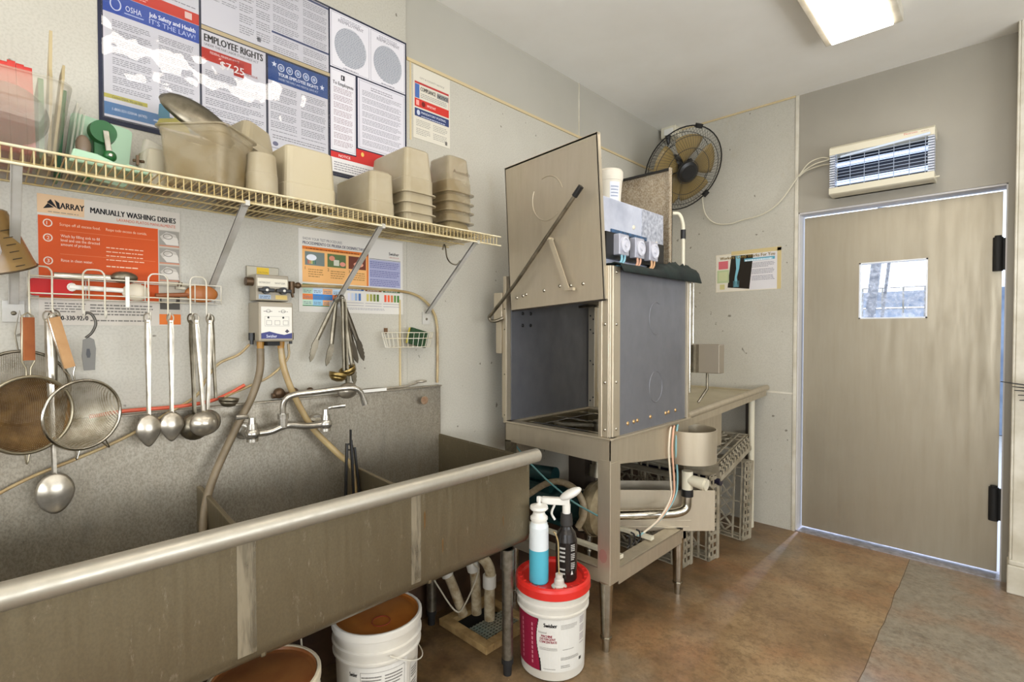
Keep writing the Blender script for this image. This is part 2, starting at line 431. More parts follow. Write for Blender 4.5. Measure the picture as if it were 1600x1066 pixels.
# ------------------------------------------------------------------ the room
H = 2.88
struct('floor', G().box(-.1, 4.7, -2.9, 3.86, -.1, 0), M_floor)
struct('ceiling', G().box(-.1, 4.7, -2.9, 3.86, H, H+.1), M_ceil)
struct('wall_left', G().box(-.12, -.006, -2.9, 3.86, 0, H), M_wallup)
g = G(); g.box(-.006, 0, -2.9, 1.3075, 0, H); g.box(-.006, 0, 1.3085, 3.73, 0, 2.54)
struct('wall_left_panelling', g, M_wall)
g = G(); g.box(-.01, .94, 3.73, 3.86, 0, H); g.box(.94, 1.93, 3.73, 3.86, 2.11, H); g.box(1.93, 4.7, 3.73, 3.86, 0, H)
struct('wall_back', g, M_wallgrey)
g = G(); g.box(0, .924, 3.718, 3.7305, 0, .912); g.box(0, .924, 3.718, 3.7305, .922, H-.004)
struct('wall_back_panelling', g, M_wall)
struct('wall_right', G().box(4.6, 4.7, -2.9, 3.73, 0, H), M_wall)
struct('wall_front', G().box(0, 4.6, -2.9, -2.8, 0, H), M_wall)
struct('trim_1', G().box(.921, .9405, 3.712, 3.7302, 0, H-.002), M_trimw, bevel=.003)
struct('trim_2', G().box(0, .921, 3.714, 3.7302, .911, .923), M_trimw)
struct('trim_3', G().box(-.006, .006, 1.31, 3.72, 2.535, 2.549), M_trimb)
struct('trim_4', G().box(.006, .92, 3.71, 3.7302, H-.012, H-.001), M_trimb)
struct('trim_5', G().box(-.0062, .0012, 2.587, 2.592, 0, H), M_trimw)
struct('trim_6', G().box(-.0062, .0025, 1.326, 1.334, 2.19, 2.54), M_trimb)
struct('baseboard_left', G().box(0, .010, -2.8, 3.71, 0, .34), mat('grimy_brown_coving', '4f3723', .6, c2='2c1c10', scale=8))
# unseen glowing windows added for the fill lamps (behind and right of the camera)
M_fill = mat('fill_window_glow', 'dfe9f7', .3, emit=1.0)
for k, (a, b) in enumerate((((1.1, 4.1, -2.8, -2.79), 'y'), ((4.59, 4.6, -.8, 2.6), 'x'))):
    g = G(); g.box(a[0], a[1], a[2], a[3], .8, 2.3); w_ = struct('window_%d' % (k+1), g, M_fill)
    g = G()
    for i in range(4):
        q = i/3
        if b == 'y': x_ = a[0]+(a[1]-a[0])*q; g.box(x_-.03, x_+.03, -2.79, -2.76, .77, 2.33)
        else: y_ = a[2]+(a[3]-a[2])*q; g.box(4.56, 4.59, y_-.03, y_+.03, .77, 2.33)
    for z in (.785, 2.315):
        if b == 'y': g.box(a[0], a[1], -2.79, -2.76, z-.03, z+.03)
        else: g.box(4.56, 4.59, a[2], a[3], z-.03, z+.03)
    g.build('window_frame', M_trimw, w_)
g = G(); R_ = random.Random(5); P_ = [(1.545+R_.uniform(-.004, .004), 3.73-.09*k) for k in range(45)]
for (a, b), (c, d) in zip(P_, P_[1:]): g.add([(a-.0014, b, .0006), (a+.0014, b, .0006), (c+.0014, d, .0006), (c-.0014, d, .0006)], [(0, 3, 2, 1)])
struct('trim_10', g, mat('joint_grime', '66533c', .8))
# door casing at the right edge with its plinth block
g = G(); g.box(1.966, 2.12, 3.60, 3.73, 0, H); g.box(1.956, 1.966, 3.60, 3.66, .17, H)
struct('trim_7', g, M_trimw, bevel=.004)
g = G(); g.box(1.949, 2.14, 3.585, 3.73, 0, .145); g.box(1.955, 2.14, 3.59, 3.73, .145, .172)
struct('baseboard_right', g, M_trimw, bevel=.006)
# threshold and jamb lining
struct('trim_8', G().box(.94, 1.93, 3.728, 3.862, 0, .007), mat('worn_aluminium', 'b9b7bd', .35, .6, c2='8f8b8c', scale=30))
g = G(); g.box(.9402, .947, 3.735, 3.86, .007, 2.105); g.box(1.9235, 1.9298, 3.735, 3.86, .007, 2.105); g.box(.947, 1.9235, 3.735, 3.86, 2.1, 2.1098)
struct('trim_9', g, mat('jamb_paint', 'c9c6c4', .45))
# the steel swing door
g = G()
x0, x1, ya, yb, zt = .961, 1.912, 3.80, 3.84, 2.083
wx0, wx1, wz0, wz1 = 1.268, 1.602, 1.408, 1.757
g.box(x0, wx0, ya, yb, .022, zt); g.box(wx1, x1, ya, yb, .022, zt); g.box(wx0, wx1, ya, yb, .022, wz0); g.box(wx0, wx1, ya, yb, wz1, zt)
door = struct('door_1', g, S_door)
g = G()
for a in ((wx0, wx0+.008, wz0, wz1), (wx1-.008, wx1, wz0, wz1), (wx0, wx1, wz0, wz0+.008), (wx0, wx1, wz1-.008, wz1)):
    g.box(a[0], a[1], ya-.002, yb, a[2], a[3])
g.build('window_rim', mat('rim_plastic', 'e4e6ea', .3), door)
m, n, l, p = nt('scratched_window_sheet')
p.inputs['Base Color'].default_value = lin('dfe6f2'); p.inputs['Roughness'].default_value = .15
l.new(ramp(n, l, noise(n, l, 34, 6, .8), [(.42, .05), (.62, .5)]), p.inputs['Alpha'])
G().box(wx0+.006, wx1-.006, 3.818, 3.823, wz0+.006, wz1-.006).build('window_pane', m, door)
for z in (.395, 1.745):
    g = G(); g.cyl((1.895, 3.782, z-.09), (1.895, 3.782, z+.09), .021, m=0, n=16); g.box(1.895, 1.925, 3.775, 3.80, z-.085, z+.085); g.cyl((1.895, 3.782, z+.09), (1.895, 3.782, z+.10), .014, m=0, n=12)
    g.build('hinge', M_rubber, door, bevel=.002)
# what stands outside the door: ground, a pale wall with a screen, a leaning post
struct('floor_outside', G().box(-3, 7, 3.862, 12, -.1, -.01), mat('outside_concrete', 'a8a8a6', .8))
struct('wall_outside', G().box(-3, 7, 9, 9.2, 0, 1.9), mat('outside_wall', '8795a8', .8, c2='5f6c80', scale=3))
g = G()
for k in range(9): g.tube([(.6+k*.16, 6.0, 0), (.6+k*.16, 6.0, 1.75)], .008, n=5)
for k in range(8): g.tube([(.6, 6.0, .35+k*.2), (1.9, 6.0, .35+k*.2)], .008, n=5)
g.single('wire_fence', S_galv, 'wire fence outside seen through the small door window', 'fence')
g = G(); g.bar((1.03, 4.9, 0), (1.23, 4.9, 2.3), .06, .06); g.bar((1.10, 4.92, 0), (1.31, 4.92, 2.3), .012, .02)
g.single('leaning_post', mat('grey_post', '6f7784', .5), 'grey leaning post outside, at the left in the door window', 'post')

# ------------------------------------------------------------------ ceiling lights (the room's lamps)
M_emit = mat('lit_diffuser', 'fff6e9', .5, emit=LAMP)
def fixture(x, y, label):
    t = thing('ceiling_light', label, 'ceiling light', (x, y, H))
    g = G(); g.box(x-.16, x-.128, y-.62, y+.62, 2.822, H); g.box(x+.128, x+.165, y-.62, y+.62, 2.822, H); g.box(x-.128, x+.128, y-.62, y-.6, 2.822, H); g.box(x-.128, x+.128, y+.6, y+.606, 2.822, H); g.box(x-.128, x+.128, y-.6, y+.6, 2.86, H)
    g.build('housing', M_trimw, t, bevel=.003)
    G().box(x-.128, x+.128, y-.6, y+.6, 2.812, 2.838).build('diffuser', M_emit, t)
    return t
f0 = fixture(1.392, 2.462, 'lit rectangular ceiling light at the top of the picture, nearest the door')
copy_thing(f0, (1.45, .74, H), label='ceiling light above the camera, between the sink wall and the open room')
copy_thing(f0, (1.45, -1.1, H), label='ceiling light behind the camera on the sink side')
copy_thing(f0, (3.3, 1.9, H), label='ceiling light over the far right of the room towards the back wall')
copy_thing(f0, (3.3, -.6, H), label='ceiling light over the far right of the room behind the camera')

# ------------------------------------------------------------------ fan in the corner
fw = V((-math.sin(YAW), math.cos(YAW), 0)); rt = V((math.cos(YAW), math.sin(YAW), 0))
fc = ray_at(1068, 265, Y=3.36)
nz = (-fw*.80+V((0, 0, -1))*.56+rt*.26).normalized()
xx = V((0, 0, 1)).cross(nz).normalized(); yy = nz.cross(xx)
T = axes(fc, xx, yy, nz)
fan = thing('wall_fan', 'round wall fan with dusty tan blades behind a black wire cage, high in the corner', 'fan', (0.28, 3.72, 2.2))
M_fanw = mat('fan_cage_wire', '2c2a27', .5); M_bl = mat('smoky_tan_blade', '9a8350', .35, alpha=.72)
R = .288
for z0_, nm in ((.055, 'front_cage'), (-.075, 'rear_cage')):
    g = G()
    for rr, zz in ((R, 0), (R*.82, z0_*.75), (R*.55, z0_), (R*.27, z0_*1.05)):
        g.tube([T @ V((rr*math.cos(a), rr*math.sin(a), zz)) for a in [2*PI*k/40 for k in range(40)]], .0045 if rr == R else .0022, n=5, closed=True)
    N = 72
    for k in range(N):
        a = 2*PI*k/N; b = a+.28
        g.tube([T @ V((rr*math.cos(a+(b-a)*q), rr*math.sin(a+(b-a)*q), zz)) for rr, zz, q in ((R*.25, z0_*1.05, 0), (R*.55, z0_, .4), (R*.82, z0_*.75, .75), (R, 0, 1))], .0011, n=3)
    g.build(nm, M_fanw, fan)
g = G(); g.lathe([(0, .07), (.05, .07), (.07, .062), (.072, .05), (.06, .045), (0, .045)][::-1], T, 0, 24); g.build('cage_badge', M_black, fan)
for k in range(5):
    a0 = 2*PI*k/5+.5; g = G(); rows = []
    for i in range(7):
        q = i/6; r_ = .045+(.235-.045)*q; w = .72+.42*math.sin(q*PI*.8)
        rows.append([T @ V((r_*math.cos(a0+w*(s-.5)), r_*math.sin(a0+w*(s-.5)), .03*(s-.5)*(1.3-q*.4))) for s in [j/6 for j in range(7)]])
    vs = [p_ for r_ in rows for p_ in r_]; fs = [(i*7+j, i*7+j+1, (i+1)*7+j+1, (i+1)*7+j) for i in range(6) for j in range(6)]
    g.add(vs, fs, 0, True); g.build('blade', M_bl, fan, solid=.002)
g = G(); g.lathe([(0, -.17), (.05, -.17), (.062, -.15), (.065, -.03), (.05, -.02), (.045, .03), (0, .03)], T, 0, 20); g.build('motor', M_black, fan)
g = G(); q = T @ V((0, 0, -.15)); g.tube([q, (q.x*.9, 3.6, q.z-.05), (.165, 3.69, 2.55)], .016, k=5); g.box(.11, .22, 3.69, 3.7145, 2.48, 2.63)
g.build('wall_arm', M_black, fan)
for a in (PI*.5, PI*1.17, -PI*.17):
    g = G(); c = T @ V((R*math.cos(a), R*math.sin(a), 0)); g.box(-.022, .022, -.014, .014, -.012, .012, T=axes(c, T.to_3x3() @ V((-math.sin(a), math.cos(a), 0)), T.to_3x3() @ V((math.cos(a), math.sin(a), 0)), nz)); g.build('cage_clip', M_black, fan)
# outlet box at ceiling with a black plug and its cord
o = thing('ceiling_outlet', 'small white outlet box at the ceiling corner above the fan', 'outlet', (.06, 3.66, 2.80))
g = G(); g.box(.02, .14, 3.60, 3.70, 2.80, 2.88); g.build('box', M_cream, o, bevel=.006)
g = G(); g.box(.05, .12, 3.592, 3.60, 2.815, 2.86); g.build('face_plate', M_white, o, bevel=.002)
g = G(); g.cyl((.09, 3.58, 2.80), (.09, 3.585, 2.74), .022, .010, n=12); g.tube([(.09, 3.585, 2.74), (.07, 3.60, 2.66), (.12, 3.66, 2.5), (.24, 3.69, 2.42)], .004, k=5, n=6)
g.single('fan_plug', M_black, 'black plug and cord hanging from the corner outlet above the fan', 'plug')

# ------------------------------------------------------------------ lamp with two tubes over the door
hx0, hx1, hz0, hz1 = 1.14, 1.64, 2.165, 2.46
t = thing('insect_killer_lamp', 'cream wall unit with two pale blue tubes behind a wire grille, above the door', 'lamp', (1.39, 3.73, hz0))
yh = 3.60
g = G(); g.box(hx0+.01, hx1-.01, 3.70, 3.7305, hz0, hz1); g.build('back_plate', M_cream, t)
g = G(); g.prism([(0, 0), (.13, 0), (.13, .055), (.02, .055), (0, .04)], axes((hx0, yh, hz1-.055), (0, 1, 0), (0, 0, 1), (1, 0, 0)), hx1-hx0); g.build('top_cover', M_cream, t, bevel=.003)
g = G(); g.prism([(0, .006), (.012, 0), (.13, 0), (.13, .042), (0, .042)], axes((hx0, yh, hz0), (0, 1, 0), (0, 0, 1), (1, 0, 0)), hx1-hx0); g.tube([(hx1-.01, yh+.02, hz0+.01), (hx1+.02, yh+.02, hz0+.012)], .005); g.build('tray', M_cream, t, bevel=.002)
M_bt = mat('bluish_tube', 'c9dcff', .3, emit=.9)
for z in (hz0+.075, hz0+.185):
    g = G(); g.cyl((hx0+.03, yh+.05, z), (hx1-.03, yh+.05, z), .015, m=0, n=14); g.build('tube', M_bt, t)
g = G()
for s in (hx0+.002, hx1-.03):
    for k in range(14): g.box(s, s+.028, yh+.006, yh+.07, hz0+.045+k*.0145, hz0+.045+k*.0145+.007)
g.build('side_louvre', mat('louvre_plastic', 'cdd2dc', .4), t)
g = G()
for k in range(11): g.tube([(hx0+.03, yh+.004, hz0+.05+k*.019), (hx1-.03, yh+.004, hz0+.05+k*.019)], .0018, n=5)
for k in range(7): g.tube([(hx0+.04+k*.07, yh+.002, hz0+.042), (hx0+.04+k*.07, yh+.002, hz1-.05)], .0018, n=5)
g.build('grille', mat('grille_wire', 'b9c3d4', .3, .5), t)
g = G(); g.box(hx0+.03, hx1-.03, yh+.085, yh+.1, hz0+.045, hz1-.05); g.build('inner_grid', mat('dark_blue_grey_metal', '222a38', .4, .5), t)
g = G(); g.bar((hx0+.06, yh-.003, hz1-.075), (hx1-.02, yh-.006, hz1-.045), .012, .002, (0, 1, 0)); g.build('loose_strip', mat('pale_strip', 'c7d4e6', .3), t)
sh = Sheet((hx0, yh-.0006, hz0), (1, 0, 0), (0, 0, 1)); sh.text('Electronic', .365, .268, .011, 'c25a4a', 1, w=.06); sh.lines(.44, .268, .475, .276, 1, 'b9a08c', 1); sh.build('logo_print', t)
g = G(); pts = [(1.15, 3.66, 2.37), (1.07, 3.70, 2.385), (.99, 3.70, 2.37), (.95, 3.69, 2.34), (1.01, 3.68, 2.41), (1.08, 3.69, 2.43), (1.12, 3.69, 2.41), (1.04, 3.68, 2.395), (.96, 3.69, 2.355), (.925, 3.69, 2.31), (.83, 3.695, 2.19), (.72, 3.70, 2.13), (.6, 3.705, 2.115), (.5, 3.705, 2.10), (.40, 3.70, 2.12), (.33, 3.69, 2.2), (.30, 3.70, 2.35)]
g.tube(pts, .0042, k=6, n=6); g.single('power_cord', M_cream, 'loose cream cord looping from the lamp over the door to the fan', 'cord')

# ------------------------------------------------------------------ notice on the back wall
sh = Sheet((.403, 3.716, 1.615), (1, 0, .008), (0, 0, 1))
board(sh, 0, .0, .44, .27, .0012, 'ddd3bd')
sh.rect(.005, .005, .205, .262, 'ddd6c6', 1); sh.rect(.235, .005, .415, .255, 'd6d2d2', 1)
sh.poly([(.085, .03), (.235, .012), (.26, .25), (.11, .255)], '2b2620', 2)
sh.poly([(.14, .25), (.175, .25), (.165, .16), (.15, .1), (.16, .03), (.13, .03), (.135, .1), (.145, .16)], '7fb8c6', 3)
for k in range(5): sh.rect(.125+k*.009, .03, .129+k*.009, .075, '5c8d96', 3)
sh.rect(.02, .165, .088, .222, 'cf6a70', 4); sh.rect(.01, .065, .095, .158, 'b3bf93', 4); sh.rect(.022, .08, .085, .145, 'c3c79a', 5); sh.rect(.03, .018, .065, .055, 'c8bf86', 4)
sh.text("Workers' Comp Works For You", .03, .232, .021, '7a6330', 6, w=.37, bold=.0008); sh.text("Workers' Comp Works For You", .03, .2335, .021, 'd8cc9a', 5, w=.37)
sh.rect(.2, .205, .40, .225, '5f9fb4', 4); sh.lines(.205, .206, .395, .224, 1, 'd5e4ea', 5, .6)
sh.lines(.25, .06, .40, .195, 15, '85818a', 2)
sh.rect(.415, .0, .44, .28, 'c9b684', 6); sh.rect(.11, .258, .44, .285, 'c9b684', 6)
sh.single('wall_notice', 'paper notice with an x-ray picture and pink note, taped to the back wall', 'notice')
# ------------------------------------------------------------------ things fixed to the left wall
def wall_sheet(y0, z0, x=.0005, gloss=.5): return Sheet((x, y0, z0), (0, 1, 0), (0, 0, 1), gloss)
# labour law board : laminated, glossy, a set of posters in one dark frame
BY, BZ = .237, 1.95
t = thing('poster_board', 'large laminated board of workplace notices in a dark frame above the shelf', 'poster', (0, .77, BZ))
sh = wall_sheet(0, 0, .004, .4); board(sh, BY, BZ, 1.307, 2.606, .004, '272a3c'); sh.rect(.505, 2.332, .95, 2.345, 'c8b48c', 1)
sh.build('frame', t)
def panel(a, b, c, d, paper='d9d6da'):
    s = wall_sheet(0, 0, .0045, .4); s.rect(a, b, c, d, paper, 0); return s
s = panel(.249, 1.968, .498, 2.6)
s.rect(.249, 2.277, .498, 2.335, '3b56a8', 1); s.rect(.249, 2.336, .498, 2.372, 'cf3a26', 1); s.rect(.249, 1.975, .498, 2.012, '3f74a8', 1)
s.ring(.279, 2.306, .014, .019, .003, 'dfe3ee', 2); s.text('OSHA', .303, 2.297, .017, 'e8ebf4', 2, w=.04); s.rect(.30, 2.288, .348, 2.291, 'b9c4e2', 2)
s.text('Job Safety and Health', .362, 2.307, .014, 'f0f0f4', 2, w=.125, bold=.0005); s.text("IT'S THE LAW!", .362, 2.286, .015, 'c9d4ee', 2, w=.125)
s.lines(.27, 2.05, .368, 2.262, 38, '8d8a90', 1); s.lines(.386, 2.05, .485, 2.262, 38, '8d8a90', 1)
s.rect(.249, 2.012+.012, .355, 2.036, 'bdb244', 1); s.text('Contact OSHA. We can help.', .268, 2.026, .007, '3b3a30', 2, w=.075)
s.text('1-800-321-OSHA (6742)', .268, 1.99, .008, 'dfe8f2', 2, w=.085); s.lines(.37, 1.988, .48, 2.0, 1, 'c5d6e8', 2)
for cx, cz, k, c in ((.398, 2.04, 1.0, '3c7f96'), (.437, 2.03, .8, 'bdb244'), (.468, 2.035, .9, '5b93c9')):
    s.ell(cx, cz+.022*k, .009*k, .011*k, c, 2); s.poly([(cx-.016*k, cz-.035*k), (cx+.016*k, cz-.035*k), (cx+.013*k, cz+.005), (cx, cz+.013*k), (cx-.013*k, cz+.005)], c, 2)
s.poly([(.375, 1.975), (.47, 1.975), (.46, 1.998), (.425, 2.012), (.385, 2.0)], 'bdb244', 3)
s.lines(.26, 2.345, .36, 2.365, 3, 'eab8ae', 2); s.rect(.458, 2.345, .478, 2.366, 'e8c9c0', 2)
s.lines(.262, 2.385, .49, 2.58, 26, '8d8a90', 1)
s.build('poster', t)
s = panel(.505, 1.968, .708, 2.328)
s.text('EMPLOYEE RIGHTS', .513, 2.295, .024, '1c1b1e', 1, w=.185, bold=.0009); s.text('UNDER THE FAIR LABOR STANDARDS ACT', .513, 2.281, .008, '3a383c', 1, w=.17)
s.rect(.505, 2.232, .66, 2.272, 'bf3a30', 1); s.text('FEDERAL MINIMUM WAGE', .53, 2.258, .008, 'f0e8e4', 2, w=.09); s.rect(.602, 2.212, .635, 2.262, 'b33', 2) if False else s.rect(.602, 2.212, .635, 2.262, 'b0322a', 2)
s.text('$7.25', .56, 2.222, .024, 'f0ece8', 3, w=.075, bold=.0006); s.text('PER HOUR', .64, 2.225, .008, '8f2a24', 3, w=.04)
s.lines(.515, 1.985, .70, 2.205, 36, '85828a', 1)
s.build('poster', t)
s = panel(.505, 2.347, .945, 2.598)
for k in range(4): s.lines(.512+k*.055, 2.36+(k < 2)*.08, .56+k*.055, 2.59, 30-(k < 2)*8, '99969a', 1)
s.rect(.68, 2.36, .692, 2.375, '77747a', 1)
s.lines(.735, 2.425, .83, 2.585, 24, '9a979c', 1); s.lines(.845, 2.425, .938, 2.585, 24, '9a979c', 1); s.rect(.73, 2.413, .945, 2.42, '39456e', 1); s.rect(.86, 2.588, .945, 2.596, '39456e', 1)
s.lines(.735, 2.352, .83, 2.408, 8, '9a979c', 1); s.lines(.845, 2.352, .938, 2.408, 8, '9a979c', 1)
s.build('poster', t)
s = panel(.716, 1.968, .941, 2.325)
s.rect(.716, 2.24, .941, 2.325, '2d4f8c', 1)
for k in range(5): s.ring(.762+k*.031, 2.296, .012, .014, .003, 'dfe4ee', 2); s.ell(.762+k*.031, 2.296, .006, .007, 'aebcd8', 2)
for cx, cz in ((.738, 2.302), (.918, 2.277)): s.poly([(cx+(.010 if i % 2 == 0 else .004)*math.sin(PI*i/5), cz+(.012 if i % 2 == 0 else .005)*math.cos(PI*i/5)) for i in range(10)], 'e6eaf2', 2)
s.text('YOUR EMPLOYEE RIGHTS', .752, 2.265, .012, 'eef0f6', 2, w=.15, bold=.0004); s.text('UNDER THE FAMILY AND MEDICAL LEAVE ACT', .752, 2.25, .008, 'd5dcec', 2, w=.15)
s.lines(.724, 2.06, .82, 2.23, 26, '8d8a90', 1); s.lines(.835, 2.06, .932, 2.23, 26, '8d8a90', 1); s.lines(.73, 2.035, .93, 2.052, 2, '8d8a90', 1)
for a in (.74, .79, .84, .89): s.ell(a, 2.015, .010, .008, '6a6880', 1); s.rect(a-.014, 1.998, a+.014, 2.001, '9a98a0', 1)
s.build('poster', t)
s = panel(.952, 2.378, 1.30, 2.598)
for a in (.957, 1.13):
    s.border(a, 2.382, a+.166, 2.594, .0015, '8f8d96', 1); s.text('REEMPLOYMENT', a+.03, 2.562, .012, '55535c', 1, w=.11); s.lines(a+.04, 2.576, a+.13, 2.588, 2, '8f8d96', 1)
    s.ell(a+.083, 2.475, .07, .078, 'b3b5ba', 1)
    for i in range(22):
        z = 2.545-i*.0068; hw = math.sqrt(max(0, 1-((z-2.475)/.078)**2))*.07
        if hw > .01: s.lines(a+.083-hw, z-.003, a+.083+hw, z+.003, 1, '8a8c94', 2, .5)
    s.lines(a+.05, 2.385, a+.12, 2.395, 1, '8f8d96', 1)
s.build('poster', t)
s = panel(.952, 2.05, 1.060, 2.372)
s.rect(.997, 2.335, 1.013, 2.355, '2e2c30', 1); s.rect(1.001, 2.339, 1.005, 2.351, 'd9d6da', 2); s.text('To Employees', .962, 2.312, .014, '2e2c30', 1, w=.088, bold=.0004); s.border(.956, 2.056, 1.056, 2.367, .001, '9a98a0', 1)
s.lines(.965, 2.065, 1.048, 2.305, 40, '99848a', 1)
s.build('poster', t)
s = panel(1.070, 2.085, 1.298, 2.372, 'd3d0d6')
s.border(1.076, 2.091, 1.292, 2.366, .0015, '8a8890', 1); s.lines(1.13, 2.338, 1.24, 2.356, 2, '8d8a90', 1); s.lines(1.09, 2.10, 1.28, 2.332, 40, '8d8a90', 1)
s.build('poster', t)
s = panel(.952, 1.955, 1.298, 2.045, 'dedbd8'); s.rect(.952, 2.022, 1.298, 2.045, 'c43330', 1); s.rect(1.062, 2.045, 1.298, 2.08, 'c43330', 1); s.ell(1.09, 2.062, .007, .009, 'e0b860', 2); s.text('NOTICE', .985, 2.028, .010, 'f0e6e2', 2, w=.05); s.lines(.965, 1.965, 1.28, 2.012, 5, '8d8a90', 1); s.rect(.952, 1.955, 1.08, 1.966, '3b3b42', 2)
s.build('poster', t)
# laminate sheen over the board, slightly buckled
m, n, l, p = nt('laminate_film'); n.remove(p)
gs = n.new('ShaderNodeBsdfGlossy'); gs.inputs['Roughness'].default_value = .03; tr = n.new('ShaderNodeBsdfTransparent'); fr = n.new('ShaderNodeFresnel'); fr.inputs[0].default_value = 1.45
mx = n.new('ShaderNodeMixShader'); bp = n.new('ShaderNodeBump'); bp.inputs['Strength'].default_value = .5; bp.inputs['Distance'].default_value = .011
l.new(noise(n, l, 8, 2, .4, (1, 1.3, 1)), bp.inputs['Height']); l.new(bp.outputs[0], gs.inputs['Normal'])
l.new(fr.outputs[0], mx.inputs[0]); l.new(tr.outputs[0], mx.inputs[1]); l.new(gs.outputs[0], mx.inputs[2]); l.new(mx.outputs[0], n['Material Output'].inputs[0])
g = G(); g.box(.0075, .0079, BY+.008, .945, BZ+.012, 2.6); g.build('laminate', m, t)
# compliance poster
s = wall_sheet(0, 0, .002); board(s, 1.345, 2.205, 1.555, 2.53, .0018, 'd3cdbd')
s.text('CITY & COUNTY NOTICE', 1.38, 2.478, .008, '6a655c', 1, w=.14); s.rect(1.352, 2.452, 1.548, 2.460, 'b23636', 1); s.border(1.352, 2.35, 1.548, 2.462, .002, 'c98a80', 1)
s.rect(1.354, 2.388, 1.378, 2.450, '4a6aa6', 2); s.text('COMPLIANCE', 1.385, 2.425, .018, '2a2828', 1, w=.085, bold=.0006); s.rect(1.478, 2.42, 1.546, 2.445, '8f8f8c', 1); s.text('NOTICE', 1.482, 2.424, .015, '2a2828', 2, w=.06, bold=.0005); s.lines(1.385, 2.395, 1.54, 2.418, 3, '8d8a86', 1)
s.rect(1.352, 2.348, 1.548, 2.385, 'c4372e', 2); s.ell(1.40, 2.367, .010, .012, '6e2320', 3); s.text('IMPORTANT', 1.42, 2.361, .011, 'f0dcd4', 3, w=.05); s.rect(1.36, 2.355, 1.376, 2.378, 'e8a095', 3)
s.rect(1.352, 2.305, 1.548, 2.341, '33406a', 2); s.ell(1.372, 2.323, .009, .012, 'b9bfce', 3); s.text('MANDATORY POSTING', 1.388, 2.322, .010, 'dfe3ec', 3, w=.14); s.lines(1.388, 2.309, 1.53, 2.317, 1, 'c5cbda', 3)
s.lines(1.36, 2.225, 1.44, 2.295, 9, '9a968c', 1); s.lines(1.455, 2.225, 1.54, 2.295, 9, '9a968c', 1); s.rect(1.525, 2.215, 1.538, 2.232, '6a665f', 2)
s.single('small_poster', 'small yellowed compliance poster with red and blue bands right of the big board', 'poster')
# orange dishwashing poster
s = wall_sheet(0, 0, .002); board(s, .10, 1.348, .438, 1.712, .0018, 'cdc6ba')
s.rect(.10, 1.66, .20, 1.712, 'd9b892', 1); s.rect(.101, 1.424, .378, 1.653, 'd05318', 1); s.rect(.379, 1.352, .437, 1.652, 'bdb6a8', 1); s.rect(.379, 1.352, .437, 1.385, 'd9742f', 2)
s.poly([(.112, 1.672), (.135, 1.678), (.122, 1.688)], '18171a', 2); s.poly([(.12, 1.69), (.142, 1.676), (.128, 1.70)], '18171a', 2); s.poly([(.136, 1.70), (.146, 1.692), (.148, 1.674), (.142, 1.676)], '18171a', 2)
s.text('ARRAY', .148, 1.677, .017, '18171a', 2, w=.052, bold=.0007); s.lines(.122, 1.664, .19, 1.669, 1, '8a8070', 2)
s.text('MANUALLY WASHING DISHES', .214, 1.676, .0165, '18171a', 2, w=.212, bold=.0007); s.text('LAVANDO PLATOS MANUALMENTE', .275, 1.661, .009, 'c9592a', 2, w=.15)
for i, z in enumerate((1.633, 1.592, 1.528)):
    s.ring(.121, z, .010, .011, .0025, 'e3dccb', 2); s.text(str(i+1), .1185, z-.005, .010, 'e3dccb', 2)
s.text('Scrape off all excess food.', .146, 1.629, .008, 'ecc9a8', 2, w=.09); s.text('Raspe todo exceso de comida.', .249, 1.629, .008, 'ecc9a8', 2, w=.10)
for i, q in enumerate(('Wash by filling sink to fill', 'level and use the directed', 'amount of product.')): s.text(q, .148, 1.597-i*.012, .008, 'f0dcc6', 2, w=.086-(i == 2)*.02)
for i in range(4): s.lines(.249, 1.578-i*.012, .345, 1.584-i*.012, 1, 'ecc9a8', 2)
s.text('Rinse in clean water.', .148, 1.528, .008, 'f0dcc6', 2, w=.07); s.lines(.249, 1.522, .33, 1.53, 1, 'ecc9a8', 2)
for z in (1.615, 1.549): s.rect(.146, z, .37, z+.0008, 'e08a58', 2)
for i, z in enumerate((1.60, 1.545, 1.49)):
    s.rect(.381, z-.0, .435, z+.05, '9b968c', 2); s.poly([(.383, z+.03), (.40, z+.046), (.425, z+.04), (.434, z+.02), (.41, z+.012), (.39, z+.018)], 'c2bbb0', 3); s.poly([(.39, z+.02), (.41, z+.034), (.43, z+.03), (.434, z+.006), (.40, z+.006)], 'd8d2c8', 4); s.ring(.404, z+.032, .013, .009, .002, '7d776d', 5); s.rect(.381, z+.0, .435, z+.004, 'c9876a', 5)
s.rect(.381, 1.40, .435, 1.45, '4f4b44', 2); s.ell(.405, 1.43, .02, .012, 'a9a498', 3)
s.lines(.112, 1.385, .20, 1.415, 4, '77736c', 2); s.lines(.21, 1.36, .365, 1.415, 6, '77736c', 2); s.text('1-800-330-9270', .125, 1.362, .013, '2b2926', 2, w=.08, bold=.0005)
s.single('dishwashing_poster', 'orange and cream poster about washing dishes by hand, under the shelf', 'poster')
